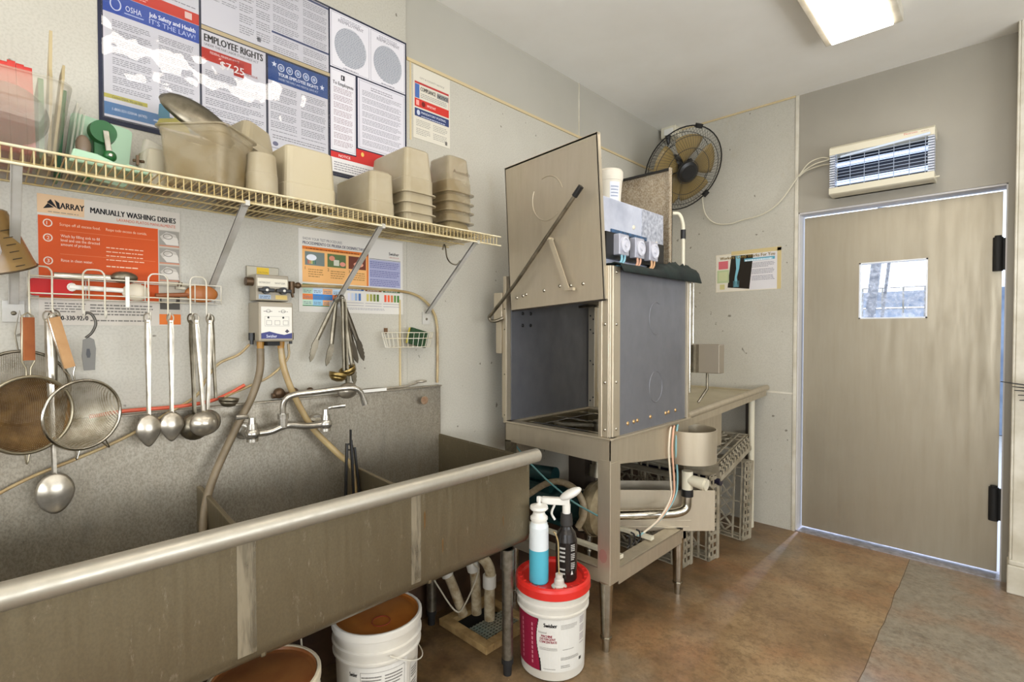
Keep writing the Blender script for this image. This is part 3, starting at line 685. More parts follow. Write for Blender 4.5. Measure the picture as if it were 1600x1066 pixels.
# sanitiser test poster
s = wall_sheet(0, 0, .002); board(s, .822, 1.405, 1.285, 1.722, .0018, 'd5d1c8')
s.text('SHOW YOUR TEST PROCEDURES', .838, 1.681, .010, '55555f', 1, w=.16); s.text('PROCEDIMIENTO DE PRUEBA DE DESINFECTANTE', .838, 1.664, .0115, '3f3f55', 1, w=.27, bold=.0003)
s.rect(.836, 1.52, 1.116, 1.655, 'e6b070', 1); s.rect(.836, 1.645, 1.116, 1.657, 'd9772f', 2); s.rect(1.108, 1.52, 1.116, 1.655, 'd9772f', 2); s.lines(.85, 1.647, 1.09, 1.655, 1, '6f3a1c', 3)
for i, (a, c) in enumerate(((.846, '74807c'), (.936, '5d7048'), (1.026, '6b3a2c'))):
    s.rect(a, 1.585, a+.078, 1.637, c, 2); s.text(str(i+1), a, 1.568, .011, '3a3026', 2); s.lines(a+.013, 1.532, a+.075, 1.576, 5, 'a07c48', 2)
s.ell(.872, 1.615, .02, .012, 'dfe3ea', 3)
for i, c in enumerate(('c96a4a', 'd99a4a', 'c9c46a', '5a8a5a', '3f6a6a')): s.rect(.857+i*.007, 1.59, .861+i*.007, 1.604, c, 3)
s.ell(.955, 1.62, .012, .010, 'd28a72', 3); s.rect(.962, 1.592, .985, 1.615, 'c9c9b8', 3); s.ell(1.0, 1.60, .012, .009, 'd9907c', 3); s.ell(1.07, 1.605, .022, .010, 'd99a80', 3)
s.rect(1.12, 1.52, 1.273, 1.634, 'a3a5c4', 1); s.lines(1.123, 1.525, 1.27, 1.63, 14, '6b6d96', 2); s.rect(1.12, 1.636, 1.273, 1.638, '3a4a5c', 2)
s.text('Swisher', 1.215, 1.66, .013, '1b1a1d', 1, w=.05, bold=.0005); s.text('1.800.555.0134', 1.215, 1.648, .006, 'b0503a', 1, w=.05)
s.rect(.836, 1.502, 1.0, 1.513, '2f7040', 2); s.text('RECOMMENDED PPM', .875, 1.504, .006, 'dfe8df', 3, w=.09)
cols = (('b9d3bd', 'bcd3e6', 'e0a878', 'bcd3e6'), ('e07c3c', '3f7fc2', '3f7fc2', 'd9773c'), ('b9d3bd', '8fc0dc', 'e0a878', '8fc0dc'))
for r_ in range(3):
    for q in range(4): s.rect(.836+q*.04, 1.475-r_*.022, .876+q*.04, 1.497-r_*.022, cols[r_][q], 2); s.lines(.84+q*.04, 1.48-r_*.022, .872+q*.04, 1.492-r_*.022, 2, '6f7c86', 3)
s.rect(.836, 1.428, 1.0, 1.431, '2f7040', 2)
for a, w, c, sw in ((1.015, .078, '3f66a0', ('d3d3e0', 'c1cadb', '8fa7c8', '4f71a8')), (1.10, .078, '8a5730', ('c9b968', '9c9a4e', '75803a', '56702f')), (1.185, .085, '3f6a34', ('e0563a', 'e8683f', 'c97a4a', '5f8a3f', '46763a'))):
    s.rect(a, 1.498, a+w, 1.511, c, 2); s.lines(a+.01, 1.501, a+w-.01, 1.508, 1, 'e3e3e3', 3)
    for i, k in enumerate(sw): s.rect(a+.006+i*.016, 1.457, a+.017+i*.016, 1.487, k, 2)
    s.rect(a, 1.447, a+w, 1.4485, '77758a', 2); s.rect(a, 1.436, a+w, 1.4375, '77758a', 2)
s.lines(1.0, 1.42, 1.2, 1.43, 2, '9a98a0', 2)
s.single('sanitizer_poster', 'orange blue and white test strip poster behind the hanging tongs', 'poster')

# chemical dispenser
t = thing('chemical_dispenser', 'grey and white chemical dispenser box on the wall above the faucet', 'dispenser', (.05, .70, 1.29))
M_dg = mat('dispenser_grey', '9b917e', .4); M_dl = mat('dispenser_light', 'd3cdbf', .4)
G().box(.002, .012, .635, .745, 1.52, 1.562).build('mounting_plate', mat('zinc_plate', 'a39c8a', .45, .6), t, bevel=.002)
s = Sheet((.0125, 0, 0), (0, 1, 0), (0, 0, 1)); s.rect(.668, 1.526, .71, 1.558, 'd9b52e', 1); s.text('CAUTION', .672, 1.538, .006, '8a7426', 2, w=.034); s.build('yellow_sticker', t)
G().box(.012, .075, .643, .755, 1.437, 1.528).build('valve_block', M_dg, t, bevel=.004)
s = Sheet((.0755, 0, 0), (0, 1, 0), (0, 0, 1)); s.rect(.648, 1.487, .75, 1.515, 'dcd5c2', 1); s.text('DETERGENT', .653, 1.497, .006, '55504a', 2, w=.038); s.text('SANITIZER', .706, 1.497, .006, '55504a', 2, w=.036); s.rect(.652, 1.443, .692, 1.458, '9fb0c2', 1); s.rect(.708, 1.443, .748, 1.458, 'cdb268', 1); s.lines(.655, 1.445, .69, 1.456, 2, '5a6a80', 2); s.build('label', t)
for y in (.673, .731):
    g = G(); g.cyl((.075, y, 1.473), (.092, y, 1.473), .013, m=0); g.box(.082, .096, y-.026, y+.026, 1.467, 1.479); g.dome((.096, y, 1.473), (1, 0, 0), .005, .003, 1); g.build('knob', [M_black, M_white], t, bevel=.002)
g = G(); g.cyl((.045, .755, 1.50), (.045, .79, 1.50), .008); g.cyl((.045, .775, 1.512), (.045, .775, 1.47), .013); g.ball((.045, .80, 1.50), .012); g.tube([(.045, .778, 1.47), (.045, .782, 1.455)], .005); g.build('fitting', mat('brown_brass', '5e4a36', .4, .6), t)
g = G(); g.cyl((.045, .643, 1.503), (.045, .62, 1.503), .015); g.build('inlet_nut', mat('brown_brass', '5e4a36', .4, .6), t)
G().box(.002, .105, .641, .758, 1.295, 1.432).build('housing', M_dg, t, bevel=.006)
s = Sheet((.1056, 0, 0), (0, 1, 0), (0, 0, 1)); s.rect(.648, 1.305, .752, 1.415, 'dcd8cd', 1); s.rect(.648, 1.305, .752, 1.318, '3b3f73', 2); s.poly([(.648, 1.318), (.648, 1.324), (.675, 1.33), (.70, 1.323), (.725, 1.318), (.752, 1.325), (.752, 1.318)], '3b3f73', 2)
s.text('Swisher', .665, 1.309, .010, 'dfe3f0', 3, w=.035)
for a in (.672, .722): s.ring(a, 1.40, .008, .006, .0015, '77736c', 2); s.ell(a, 1.378, .0035, .0035, '2a2826', 2); s.lines(a-.016, 1.398, a+.016, 1.403, 1, '77736c', 2)
s.border(.66, 1.348, .742, 1.382, .0008, '8a867e', 2)
for a in (.665, .693, .721): s.border(a, 1.352, a+.018, 1.368, .0012, '8a867e', 3)
s.poly([(.735, 1.338), (.743, 1.33), (.735, 1.324), (.727, 1.33)], '4a4652', 3); s.build('label', t)
for y in (.633, .766):
    g = G(); g.cyl((.06, y, 1.30), (.06, y, 1.325), .010); g.tube([(.06, y, 1.30), (.06, y, 1.285)], .006); g.build('side_clip', M_black, t)
g = G(); g.box(.02, .08, .678, .72, 1.28, 1.296); g.build('socket', M_rubber, t)
for y in (.665, .735):
    g = G(); g.cyl((.05, y, 1.297), (.05, y, 1.268), .013, .011); g.build('hose_nipple', mat('amber_fitting', 'b07f32', .35), t)
# hoses of the dispenser
def hose(nm, pts, r, m, label, cat='hose', k=7):
    g = G(); g.tube(pts, r, k=k, n=10); return g.single(nm, m, label, cat)
hose('drain_hose', [(.05, .665, 1.27), (.055, .66, 1.19), (.06, .63, 1.10), (.07, .575, 1.0), (.10, .50, .86), (.13, .465, .76), (.16, .45, .62)], .0125, M_hose, 'thick tan hose from the dispenser down over the left sink divider')
hose('drain_hose', [(.05, .735, 1.27), (.055, .745, 1.19), (.06, .78, 1.09), (.07, .84, .97), (.09, .93, .86), (.12, .975, .80), (.15, .965, .68)], .0115, M_tubec, 'yellowed hose from the dispenser behind the faucet to the right divider')
hose('thin_tube', [(.04, .766, 1.285), (.04, .762, 1.23), (.04, .70, 1.17), (.035, .62, 1.135), (.05, .56, 1.115), (.05, .54, 1.10)], .0045, M_tubec, 'thin yellow tube from the dispenser towards the orange tube')
hose('orange_tube', [(.04, .615, 1.145), (.045, .56, 1.118), (.05, .5, 1.10), (.045, .42, 1.092), (.04, .33, 1.092), (.04, .27, 1.092), (.04, .20, 1.085)], .006, mat('orange_tubing', 'c8573a', .4), 'orange tube running level behind the hanging spoons', 'tube')
hose('thin_tube', [(.04, .633, 1.285), (.03, .60, 1.25), (.02, .54, 1.22), (.02, .50, 1.165), (.035, .47, 1.12), (.05, .38, 1.07), (.05, .28, 1.015), (.05, .18, .975), (.05, .08, .94), (.05, 0, .90), (.05, -.1, .84)], .0045, M_tubec, 'thin clear tube looping from the dispenser down across the backsplash to the left')
hose('looped_tube', [(.03, .80, 1.50), (.012, .95, 1.508), (.012, 1.15, 1.508), (.012, 1.27, 1.507), (.013, 1.36, 1.49), (.014, 1.43, 1.44), (.014, 1.463, 1.37), (.014, 1.468, 1.25), (.014, 1.466, 1.09)], .006, M_tubec, 'clear yellowed tube arching across the wall and down to the sink corner')
g = G(); g.box(.0005, .008, 1.265, 1.271, 1.09, 1.47); g.single('wall_batten', M_trimb, 'slim beige vertical strip on the wall behind the sponge basket', 'trim strip')

# wire basket with sponge
t = thing('soap_basket', 'small white wire basket on the wall over the right sink', 'basket', (.05, 1.28, 1.26))
g = G()
def ov(z, ry, rx): return [(.05+rx*math.cos(a), 1.28+ry*math.sin(a), z) for a in [2*PI*k/28 for k in range(28)]]
for z, ry, rx in ((1.325, .13, .045), (1.30, .126, .043), (1.262, .112, .034)): g.tube(ov(z, ry, rx), .0018, n=5, closed=True)
A_, B_ = ov(1.325, .13, .045), ov(1.262, .112, .034)
for k in range(28): g.tube([A_[k], B_[k]], .0012, n=4)
for y in [1.18+.02*k for k in range(11)]: g.tube([(.02, y, 1.262), (.082, y, 1.262)], .0012, n=4)
g.build('wire_body', M_whitewire, t)
for y in (1.195, 1.34):
    g = G(); g.box(.001, .012, y-.006, y+.006, 1.32, 1.345); g.build('hook', mat('rusty_hook', '6b4c2e', .6), t)
g = G(); T = M.Translation((.055, 1.325, 1.302)) @ M.Rotation(-.25, 4, 'X')
g.box(-.002, .012, -.045, .045, -.036, .036, 0, T); g.box(-.016, -.002, -.044, .044, -.034, .036, 1, T)
g.single('scouring_sponge', [mat('green_scourer', '1f3a22', .9, c2='2e4a28', scale=60), mat('yellow_sponge', 'c9b94a', .8)], 'dark green and yellow scouring sponge standing in the wire basket', 'sponge')
# S hook on the shelf and little wall bits
t = G(); t.tube([(.16, 1.40, 1.70), (.17, 1.40, 1.655), (.19, 1.405, 1.628), (.20, 1.43, 1.622), (.20, 1.45, 1.64)], .0032, k=5, n=6); t.tube([(.16, 1.40, 1.70), (.15, 1.40, 1.712), (.14, 1.40, 1.69)], .0032, k=4, n=6)
t.single('s_hook', S_tarn, 'steel S hook hanging from the right end of the wire shelf', 'hook')
# ------------------------------------------------------------------ wire shelf
ZS = 1.735; SX = .36; SY0, SY1 = -.30, 1.535
t = thing('wire_shelf', 'long cream coated wire shelf on the wall above the sink', 'shelf', (0, .7, 1.40))
g = G(); n = int((SY1-SY0)/.018)
for k in range(n+1):
    y = SY0+.018*k; g.tube([(.006, y, ZS), (SX-.003, y, ZS), (SX, y, ZS-.004), (SX, y, ZS-.036)], .0017, n=5)
g.build('deck_wires', M_wire2, t)
for x, z, r in ((SX+.002, ZS+.001, .0034), (SX+.002, ZS-.037, .0034), (.008, ZS-.003, .003), (.12, ZS-.003, .003), (.24, ZS-.003, .003)):
    g = G(); g.tube([(x, SY0, z), (x, SY1+.006, z)], r, n=7); g.build('long_rail', M_wire if x > .3 else M_wire2, t)
for y, zb in ((.05, 1.405), (.522, 1.47), (.965, 1.441), (1.41, 1.413)):
    g = G(); g.bar((SX-.01, y, ZS-.035), (.012, y, zb), .0065, .02, (0, 1, 0)); g.bar((SX-.01, y-.009, ZS-.035), (.012, y-.009, zb), .010, .002, (0, 1, 0)); g.box(.001, .008, y-.022, y+.022, zb-.05, zb+.008)
    b = g.build('bracket', M_bracket, t, bevel=.001)
    bolts(t, [(.008, y, zb-.026)], (1, 0, 0), .006, S_tarn, 'screw')
for y in (.522, .965, 1.41):
    g = G(); g.box(SX-.02, SX+.006, y-.006, y+.006, ZS-.045, ZS-.030); g.build('clip', M_bracket, t)
Z1 = ZS+.003
# pans
def rrect(w, l, r, n=4):
    pts = []
    for cx, cy, a0 in ((w/2-r, l/2-r, 0), (-w/2+r, l/2-r, PI/2), (-w/2+r, -l/2+r, PI), (w/2-r, -l/2+r, 1.5*PI)):
        for k in range(n+1): a = a0+PI/2*k/n; pts.append((cx+r*math.cos(a), cy+r*math.sin(a)))
    return pts
def pan(w, l, h, taper, r=.02, lip=.012, th=.0025, T=None, foot=.35):
    """tapering food pan standing open end up, w along x, l along y, h high"""
    g = G(); wb, lb = w-2*taper, l-2*taper
    def L(ww, ll, rr, z): return [(x, y, z) for x, y in rrect(ww, ll, rr)]
    out = [L(wb-.012, lb-.012, r, 0), L(wb, lb, r, .006), L(w-.004, l-.004, r*1.15, h*(1-foot)), L(w, l, r*1.2, h*(1-foot)+.004), L(w+.001, l+.001, r*1.2, h-.004), L(w+2*lip, l+2*lip, r+lip, h-.004), L(w+2*lip, l+2*lip, r+lip, h), L(w-.002, l-.002, r*1.15, h)]
    inn = [L(w-.006, l-.006, r*1.1, h-.003), L(wb-2*th, lb-2*th, r, .008), L(wb-2*th-.012, lb-2*th-.012, r, th)]
    g.shell(out+inn, 0, False, True, True, T); return g
def inv(x, y, z, rz=0, h=0): return M.Translation((x, y, z+h)) @ M.Rotation(rz, 4, 'Z') @ M.Rotation(PI, 4, 'X')
def up(x, y, z, rz=0, rx=0, ry=0): return M.Translation((x, y, z)) @ M.Rotation(rz, 4, 'Z') @ M.Rotation(rx, 4, 'X') @ M.Rotation(ry, 4, 'Y')
# tall pan upside down
pan(.20, .175, .185, .008, T=inv(.205, .737, Z1, .02, .185), lip=.002).single('food_pan', M_pan3, 'tall opaque cream plastic pan upside down in the middle of the shelf', 'food pan')
pan(.275, .105, .165, .006, T=inv(.185, .992, Z1, 0, .165), lip=.003).single('food_pan', M_pan, 'single wide translucent pan upside down, left of the tall pan stack', 'food pan')
for k in range(4):
    z = Z1+[0, .038, .076, .115][k]; hh = [.14, .14, .14, .175][k]
    pan(.265-.0*k, .135, hh, .012, T=inv(.185, 1.155, z, 0, hh), lip=.012).single('food_pan', M_pan, ['translucent pan, lowest of the wide stack by the small poster', 'translucent pan, second from the bottom of the wide stack', 'translucent pan, third from the bottom of the wide stack', 'deep translucent pan on top of the wide stack'][k], 'food pan', 'stack of wide translucent pans')
z = Z1; hs = [.05, .10, .10, .10, .155]; dz = [0, .045, .088, .125, .165]
for k in range(5):
    hh = hs[k]
    pan(.155, .135, hh, .012, T=inv(.215, 1.375, Z1+dz[k], .05, hh), lip=.014, r=.022).single('small_food_pan', [mat('smoky_pan_plastic', '8f7f5c', .3), M_pan2, M_pan2, M_pan2, M_pan2][k], ['dark shallow pan, lowest of the narrow stack at the shelf end', 'yellowed small pan, second from the bottom of the narrow stack', 'yellowed small pan in the middle of the narrow stack', 'small pan with smudged writing, second from the top of the narrow stack', 'small translucent pan on top of the narrow stack at the shelf end'][k], 'food pan', 'stack of small food pans')
s = Sheet((.215+.0875, 1.315, Z1+.165+.062), (0, 1, 0), (0, 0, 1)); s.text('Avocado', 0.012, .012, .016, '4a3c2a', 0, w=.09); s.single('masking_tape', 'smudged handwriting on the topmost small pan of the narrow stack', 'writing')
# cylinder cup
g = G(); T = inv(.30, .585, Z1, 0, .125); g.lathe([(0, 0), (.036, 0), (.039, .004), (.043, .06), (.044, .062), (.045, .125), (.043, .125), (.037, .004), (0, .004)], T, 0, 28)
g.single('plastic_cup', M_pan, 'cloudy round plastic cup upside down between the big pans', 'cup')
# dirty square tub with the scoop
pan(.19, .16, .165, .012, T=up(.25, .455, Z1, .72, .0, 0), lip=.010, r=.015, foot=.15).single('square_tub', M_pan2, 'grimy square plastic tub holding the big metal scoop', 'tub')
t = thing('metal_scoop', 'big dull metal scoop lying in the grimy square tub', 'scoop', (.24, .45, Z1+.1))
g = G(); T = axes(V((.23, .435, Z1+.20)), V((.25, .80, -.52)).normalized(), V((-.548, .555, .601)).normalized().cross(V((.25, .80, -.52)).normalized()).normalized()*0+V((.25, .80, -.52)).normalized().cross(V((.75, .1, .65)).normalized()).normalized()*-1, (V((.25, .80, -.52)).normalized().cross(V((.25, .80, -.52)).normalized().cross(V((.75, .1, .65)).normalized()).normalized()*-1)))
vs = []; N1, N2 = 14, 12
for i in range(N1+1):
    q = i/N1; a = -.105+.21*q; w = .058*math.sqrt(max(0.0, 1-(2*q-1)**2*.96)) if q < .93 else .058*.36
    for j in range(N2+1): b = PI*j/N2; vs.append((a, w*math.cos(b), w*.75*math.sin(b)))
g.add(vs, [(i*(N2+1)+j, i*(N2+1)+j+1, (i+1)*(N2+1)+j+1, (i+1)*(N2+1)+j) for i in range(N1) for j in range(N2)], 0, True, T); g.build('bowl', S_tarn, t, solid=.002)
g = G(); g.tube([T @ V((.09, 0, .03)), T @ V((.14, 0, .01)), T @ V((.20, 0, -.02))], .011, k=4); g.build('handle', mat('scoop_handle_plastic', '8f897c', .5), t)
# tub lying tilted behind
pan(.16, .13, .12, .014, T=M.Translation((.12, .60, Z1+.245)) @ M.Rotation(.35, 4, 'Z') @ M.Rotation(PI-.25, 4, 'X') @ M.Rotation(.2, 4, 'Y'), lip=.012, r=.025).single('food_pan', M_pan, 'translucent pan tilted upside down on top of the pans behind the round cup', 'food pan')
pan(.20, .15, .12, .012, T=inv(.12, .615, Z1, .1, .12), lip=.012, r=.022).single('food_pan', M_pan2, 'yellowed pan upside down on the shelf behind the round cup', 'food pan')
# small white box and clear lid
pan(.10, .075, .11, .006, T=inv(.15, .345, Z1, .1, .11), lip=.004, r=.012).single('plastic_box', M_pan3, 'small cream plastic box upside down beside the mint board', 'box')
g = G(); T = M.Translation((.20, .318, Z1+.0)) @ M.Rotation(-.15, 4, 'X') @ M.Rotation(.35, 4, 'Z')
g.prism(rrect(.02, .06, .006), T, .12); g.single('clear_tray', M_clear, 'clear plastic tray standing on edge beside the mint board', 'tray')
# mint board + green slicer crank
g = G(); g.prism(rrect(.18, .135, .012), M.Translation((.115, .222, Z1+.09)) @ M.Rotation(-.12, 4, 'X') @ M.Rotation(PI/2-.2, 4, 'Y'), .008)
g.single('mint_board', mat('mint_plastic', 'a3c4a6', .4), 'pale mint plastic board leaning on the wall behind the green crank', 'board')
t = thing('rotary_slicer', 'mint and dark green rotary slicer with a crank on the shelf', 'slicer', (.23, .22, Z1))
M_gr = mat('dark_green_plastic', '1f5a2c', .3); M_mint = mat('mint_plastic', 'a3c4a6', .4)
g = G(); g.prism([(-.085, 0), (.085, 0), (.08, .012), (.03, .02), (.02, .012), (-.03, .03), (-.075, .034)], axes((.22, .225, Z1), (0, 1, 0), (0, 0, 1), (1, 0, 0)), .09); g.build('base', M_mint, t, bevel=.004)
g = G(); g.cyl((.24, .212, Z1+.103), (.262, .214, Z1+.103), .030, .028, n=24); g.build('crank_disc', M_gr, t)
g = G(); g.box(.20, .245, .195, .226, Z1+.02, Z1+.1); g.build('post', M_gr, t, bevel=.006)
g = G(); g.bar((.266, .217, Z1+.105), (.266, .224, Z1+.045), .013, .009, (1, 0, 0)); g.build('crank_arm', S_bright, t, bevel=.003)
g = G(); g.ball((.272, .224, Z1+.04), .0145); g.dome((.286, .224, Z1+.04), (1, 0, 0), .005, .002, 1); g.build('crank_knob', [M_gr, M_bright if False else S_bright], t)
g = G(); g.ball((.245, .175, Z1+.06), .02, sc=(.5, .8, 1.4)); g.build('pusher', mat('smoky_plastic', '85705c', .3, alpha=.8), t)
g = G(); g.tube([(.26, .275, Z1+.045), (.275, .295, Z1+.042)], .004); g.box(.27, .28, .278, .284, Z1+.03, Z1+.055); g.build('wing_bolt', mat('brown_brass', '5e4a36', .4, .6), t)
# big clear bin with cutting boards
t = thing('clear_bin', 'large clear plastic bin full of upright cutting boards at the left end of the shelf', 'bin', (.19, .0, Z1))
T = up(.2, -.01, Z1, -.03)
g = pan(.27, .31, .175, .02, T=T, lip=.008, r=.035); g.build('body', mat('clear_bin_plastic', 'c9c2ac', .1, alpha=.27), t)
def slab(y, z0, h, w, x, lean, th, m, label, gp=None, cut=None, nm='cutting_board'):
    pl = cut or rrect(w, h, .008)
    g = G(); g.prism([(a, b) for a, b in pl], M.Translation((x, y, z0+h/2)) @ M.Rotation(lean, 4, 'X') @ axes((0, 0, 0), (1, 0, 0), (0, 0, 1), (0, -1, 0)), th)
    return g.single(nm, m, label, 'cutting board', gp)
M_rb = mat('red_board_plastic', 'c8342a', .4, c2='b52a22', scale=15)
for k in range(6):
    slab(.014+.0142*k, Z1+.012, .215-.003*(k % 3), .20, .15, .02+.004*(k % 2), .0138, M_rb, ['red cutting board, leftmost of the six in the clear bin', 'red cutting board, second from the left of the six in the bin', 'red cutting board, third from the left of the six in the bin', 'red cutting board, third from the right of the six in the bin', 'red cutting board, second from the right of the six in the bin', 'red cutting board, rightmost of the six, next to the green one'][k], 'red cutting boards in the clear bin')
slab(.104, Z1+.012, .20, .15, .15, -.0, .010, mat('green_board_plastic', '2f7d49', .4), 'green cutting board just right of the red ones in the clear bin')
tn = mat('tan_board_plastic', 'b5a47c', .45)
slab(.120, Z1+.012, .35, .1, .17, -.03, .006, tn, 'tall tan board with a pointed tip standing in the clear bin', cut=[(-.06, -.165), (.06, -.165), (.055, .03), (.03, .06), (.012, .165), (.0, .165), (-.05, .02)])
slab(.132, Z1+.012, .235, .14, .19, -.10, .005, tn, 'tan board with a sloped shoulder behind the pointed one in the bin', cut=[(-.07, -.13), (.07, -.13), (.07, .08), (.03, .13), (-.05, .13), (-.07, .1)])
for k in range(3): slab(.158+.007*k, Z1, .17-.012*k, .17, .16, -.12, .004, M_clear if k else M_clear, ['clear flexible sheet, tallest of the three leaning beside the clear bin', 'clear flexible sheet, middle of the three beside the clear bin', 'clear flexible sheet, shortest of the three, nearest the mint board'][k], 'clear sheets beside the bin', nm='plastic_sheet')
slab(.148, Z1, .235, .10, .07, -.07, .008, mat('green_board_plastic', '2f7d49', .4), 'green board seen between the clear bin and the clear sheets')
slab(.205, Z1, .155, .11, .10, -.10, .008, mat('green_board_plastic', '2f7d49', .4), 'small dark green board between the clear sheets and the mint board')
g = G(); T = M.Translation((.325, .035, Z1+.072)) @ M.Rotation(PI/2-.12, 4, 'Y'); g.lathe([(0, 0), (.055, 0), (.070, .006), (.072, .012), (.068, .012), (.055, .004), (0, .004)], T, 0, 32)
g.single('round_lid', mat('smoky_lid', '4e4f3c', .3, alpha=.3), 'smoky round plastic lid standing on edge in front of the clear bin', 'lid')
g = G(); g.box(.02, .34, -.2, .32, ZS-.016, ZS-.012); 
# measuring jug and white bottle hanging at the left edge
t = thing('measuring_jug', 'amber measuring jug hanging upside down at the left edge under the shelf', 'jug', (.13, .02, 1.48))
T = M.Translation((.13, .02, 1.485)) @ M.Rotation(.25, 4, 'X') @ M.Rotation(.25, 4, 'Y'); M_am = mat('amber_plastic', '9c7d4c', .25, alpha=.78)
g = G(); g.lathe([(.074, 0), (.07, .02), (.052, .135), (.045, .14), (0, .14)], T, 0, 30); g.lathe([(.071, .001), (.067, .02), (.049, .133)], T, 0, 30); g.build('body', M_am, t)
g = G(); g.tube([T @ V((.0745*math.cos(a), .0745*math.sin(a), 0)) for a in [2*PI*k/30 for k in range(30)]], .0022, n=6, closed=True); g.build('rim', mat('brown_rim', '4a3a22', .4), t)
g = G()
for k in range(6):
    a = .55+.0*k; rr = .0735-.0013*k*1.5; z = .012+.017*k
    g.box(-.0006, .0006, -.010, .010, -.001, .001, T=T @ M.Rotation(a, 4, 'Z') @ M.Translation((rr+.001, 0, z)))
g.build('scale_marks', mat('dark_ink', '3a2c18', .5), t)
g = G(); T = M.Translation((.24, -.005, 1.50)) @ M.Rotation(.2, 4, 'X'); g.lathe([(0, 0), (.03, .002), (.034, .01), (.034, .08), (.024, .105), (.014, .112), (.014, .13), (0, .13)], T, 0, 24)
g.single('white_bottle', mat('white_squeeze_plastic', 'd9dade', .3), 'white plastic bottle hanging at the left edge in front of the amber jug', 'bottle')

# ------------------------------------------------------------------ utensil rack
t = thing('utensil_rack', 'white wire utensil rack with hooks on the wall under the shelf', 'rack', (.04, .3, 1.38))
hooksY = [.078, .123, .187, .235, .338, .387, .447, .492]
g = G()
for z in (1.478, 1.432): g.tube([(.075, .078, z), (.075, .535, z)], .002, n=6)
for z in (1.478,): g.tube([(.008, .078, z), (.008, .535, z)], .002, n=6)
for a, b in ((.078, .123), (.187, .235), (.338, .387), (.447, .492)):
    g.tube([(.075, a, 1.385), (.076, a, 1.44), (.076, a, 1.485), (.076, a+.004, 1.497), (.076, a+.012, 1.503), (.076, b-.012, 1.503), (.076, b-.004, 1.497), (.076, b, 1.485), (.076, b, 1.44), (.075, b, 1.385)], .0024, n=6, k=3)
for y in (.078, .20, .33, .46, .535): g.tube([(.008, y, 1.478), (.008, y, 1.425), (.075, y, 1.420), (.076, y, 1.478)], .0018, n=6)
g.tube([(.008, .14, 1.422), (.008, .535, 1.422)], .0018, n=6); g.tube([(.04, .078, 1.421), (.04, .535, 1.421)], .0018, n=6)
g.build('wire_frame', M_whitewire, t)
for y in hooksY:
    g = G(); g.tube([(.075, y, 1.39), (.077, y, 1.372), (.088, y, 1.368), (.098, y, 1.378), (.1, y, 1.388)], .0022, k=3, n=6); g.build('hook', M_whitewire, t)
g = G(); g.box(.074, .079, .282, .292, 1.40, 1.49); g.build('clip', M_white, t, bevel=.001)
# utensils lying in the rack (along y)
def lie(nm, pieces, label, cat):
    t = thing(nm, label, cat, (.05, .3, 1.43))
    for pn, gg, mm in pieces: gg.build(pn, mm, t)
g1 = G(); g1.prism(rrect(.088, .046, .008), axes((.045, .124, 1.45), (0, 1, 0), (0, 0, 1), (1, 0, 0)), .012)
lie('red_spatula', [('blade', g1, M_red)], 'red silicone spatula blade lying at the left end of the utensil rack', 'spatula')
g1 = G(); g1.tube([(.035, .13, 1.485), (.035, .26, 1.487)], .009, n=10, flat=.6); g2 = G(); g2.ball((.045, .285, 1.49), .03, sc=(.6, 1.1, .6))
lie('metal_ladle', [('handle', g1, S_spoon), ('bowl', g2, S_tarn)], 'metal ladle lying on top of the other utensils in the rack', 'ladle')
g1 = G(); g1.tube([(.06, .16, 1.453), (.06, .28, 1.45)], .007, n=10, flat=.6); g1.tube([(.06, .165+.008*math.cos(a), 1.453+.009*math.sin(a)) for a in [2*PI*k/12 for k in range(12)]], .003, n=5, closed=True)
g2 = G(); g2.ball((.058, .31, 1.447), .03, sc=(.25, 1.15, .85))
lie('white_spoon', [('handle', g1, M_white), ('bowl', g2, mat('cream_spoon_plastic', 'cfc4ad', .35))], 'white and cream plastic spoon lying in the middle of the utensil rack', 'spoon')
g1 = G(); g1.tube([(.05, .36, 1.44), (.05, .45, 1.447)], .007, n=8); g2 = G(); g2.ball((.05, .485, 1.452), .03, sc=(.35, 1.6, .95))
lie('wooden_spoon', [('handle', g1, mat('dark_wood', '8a4f2a', .5)), ('bowl', g2, mat('orange_wood', 'a8642c', .45))], 'brown wooden spoon lying at the right end of the utensil rack', 'spoon')
g1 = G(); g1.tube([(.06, .42, 1.47), (.06, .425, 1.485)], .006); g1.box(.055, .065, .41, .436, 1.462, 1.470); g1.single('wing_nut_clip', S_tarn, 'small metal wing nut clip on the right half of the utensil rack', 'clip')

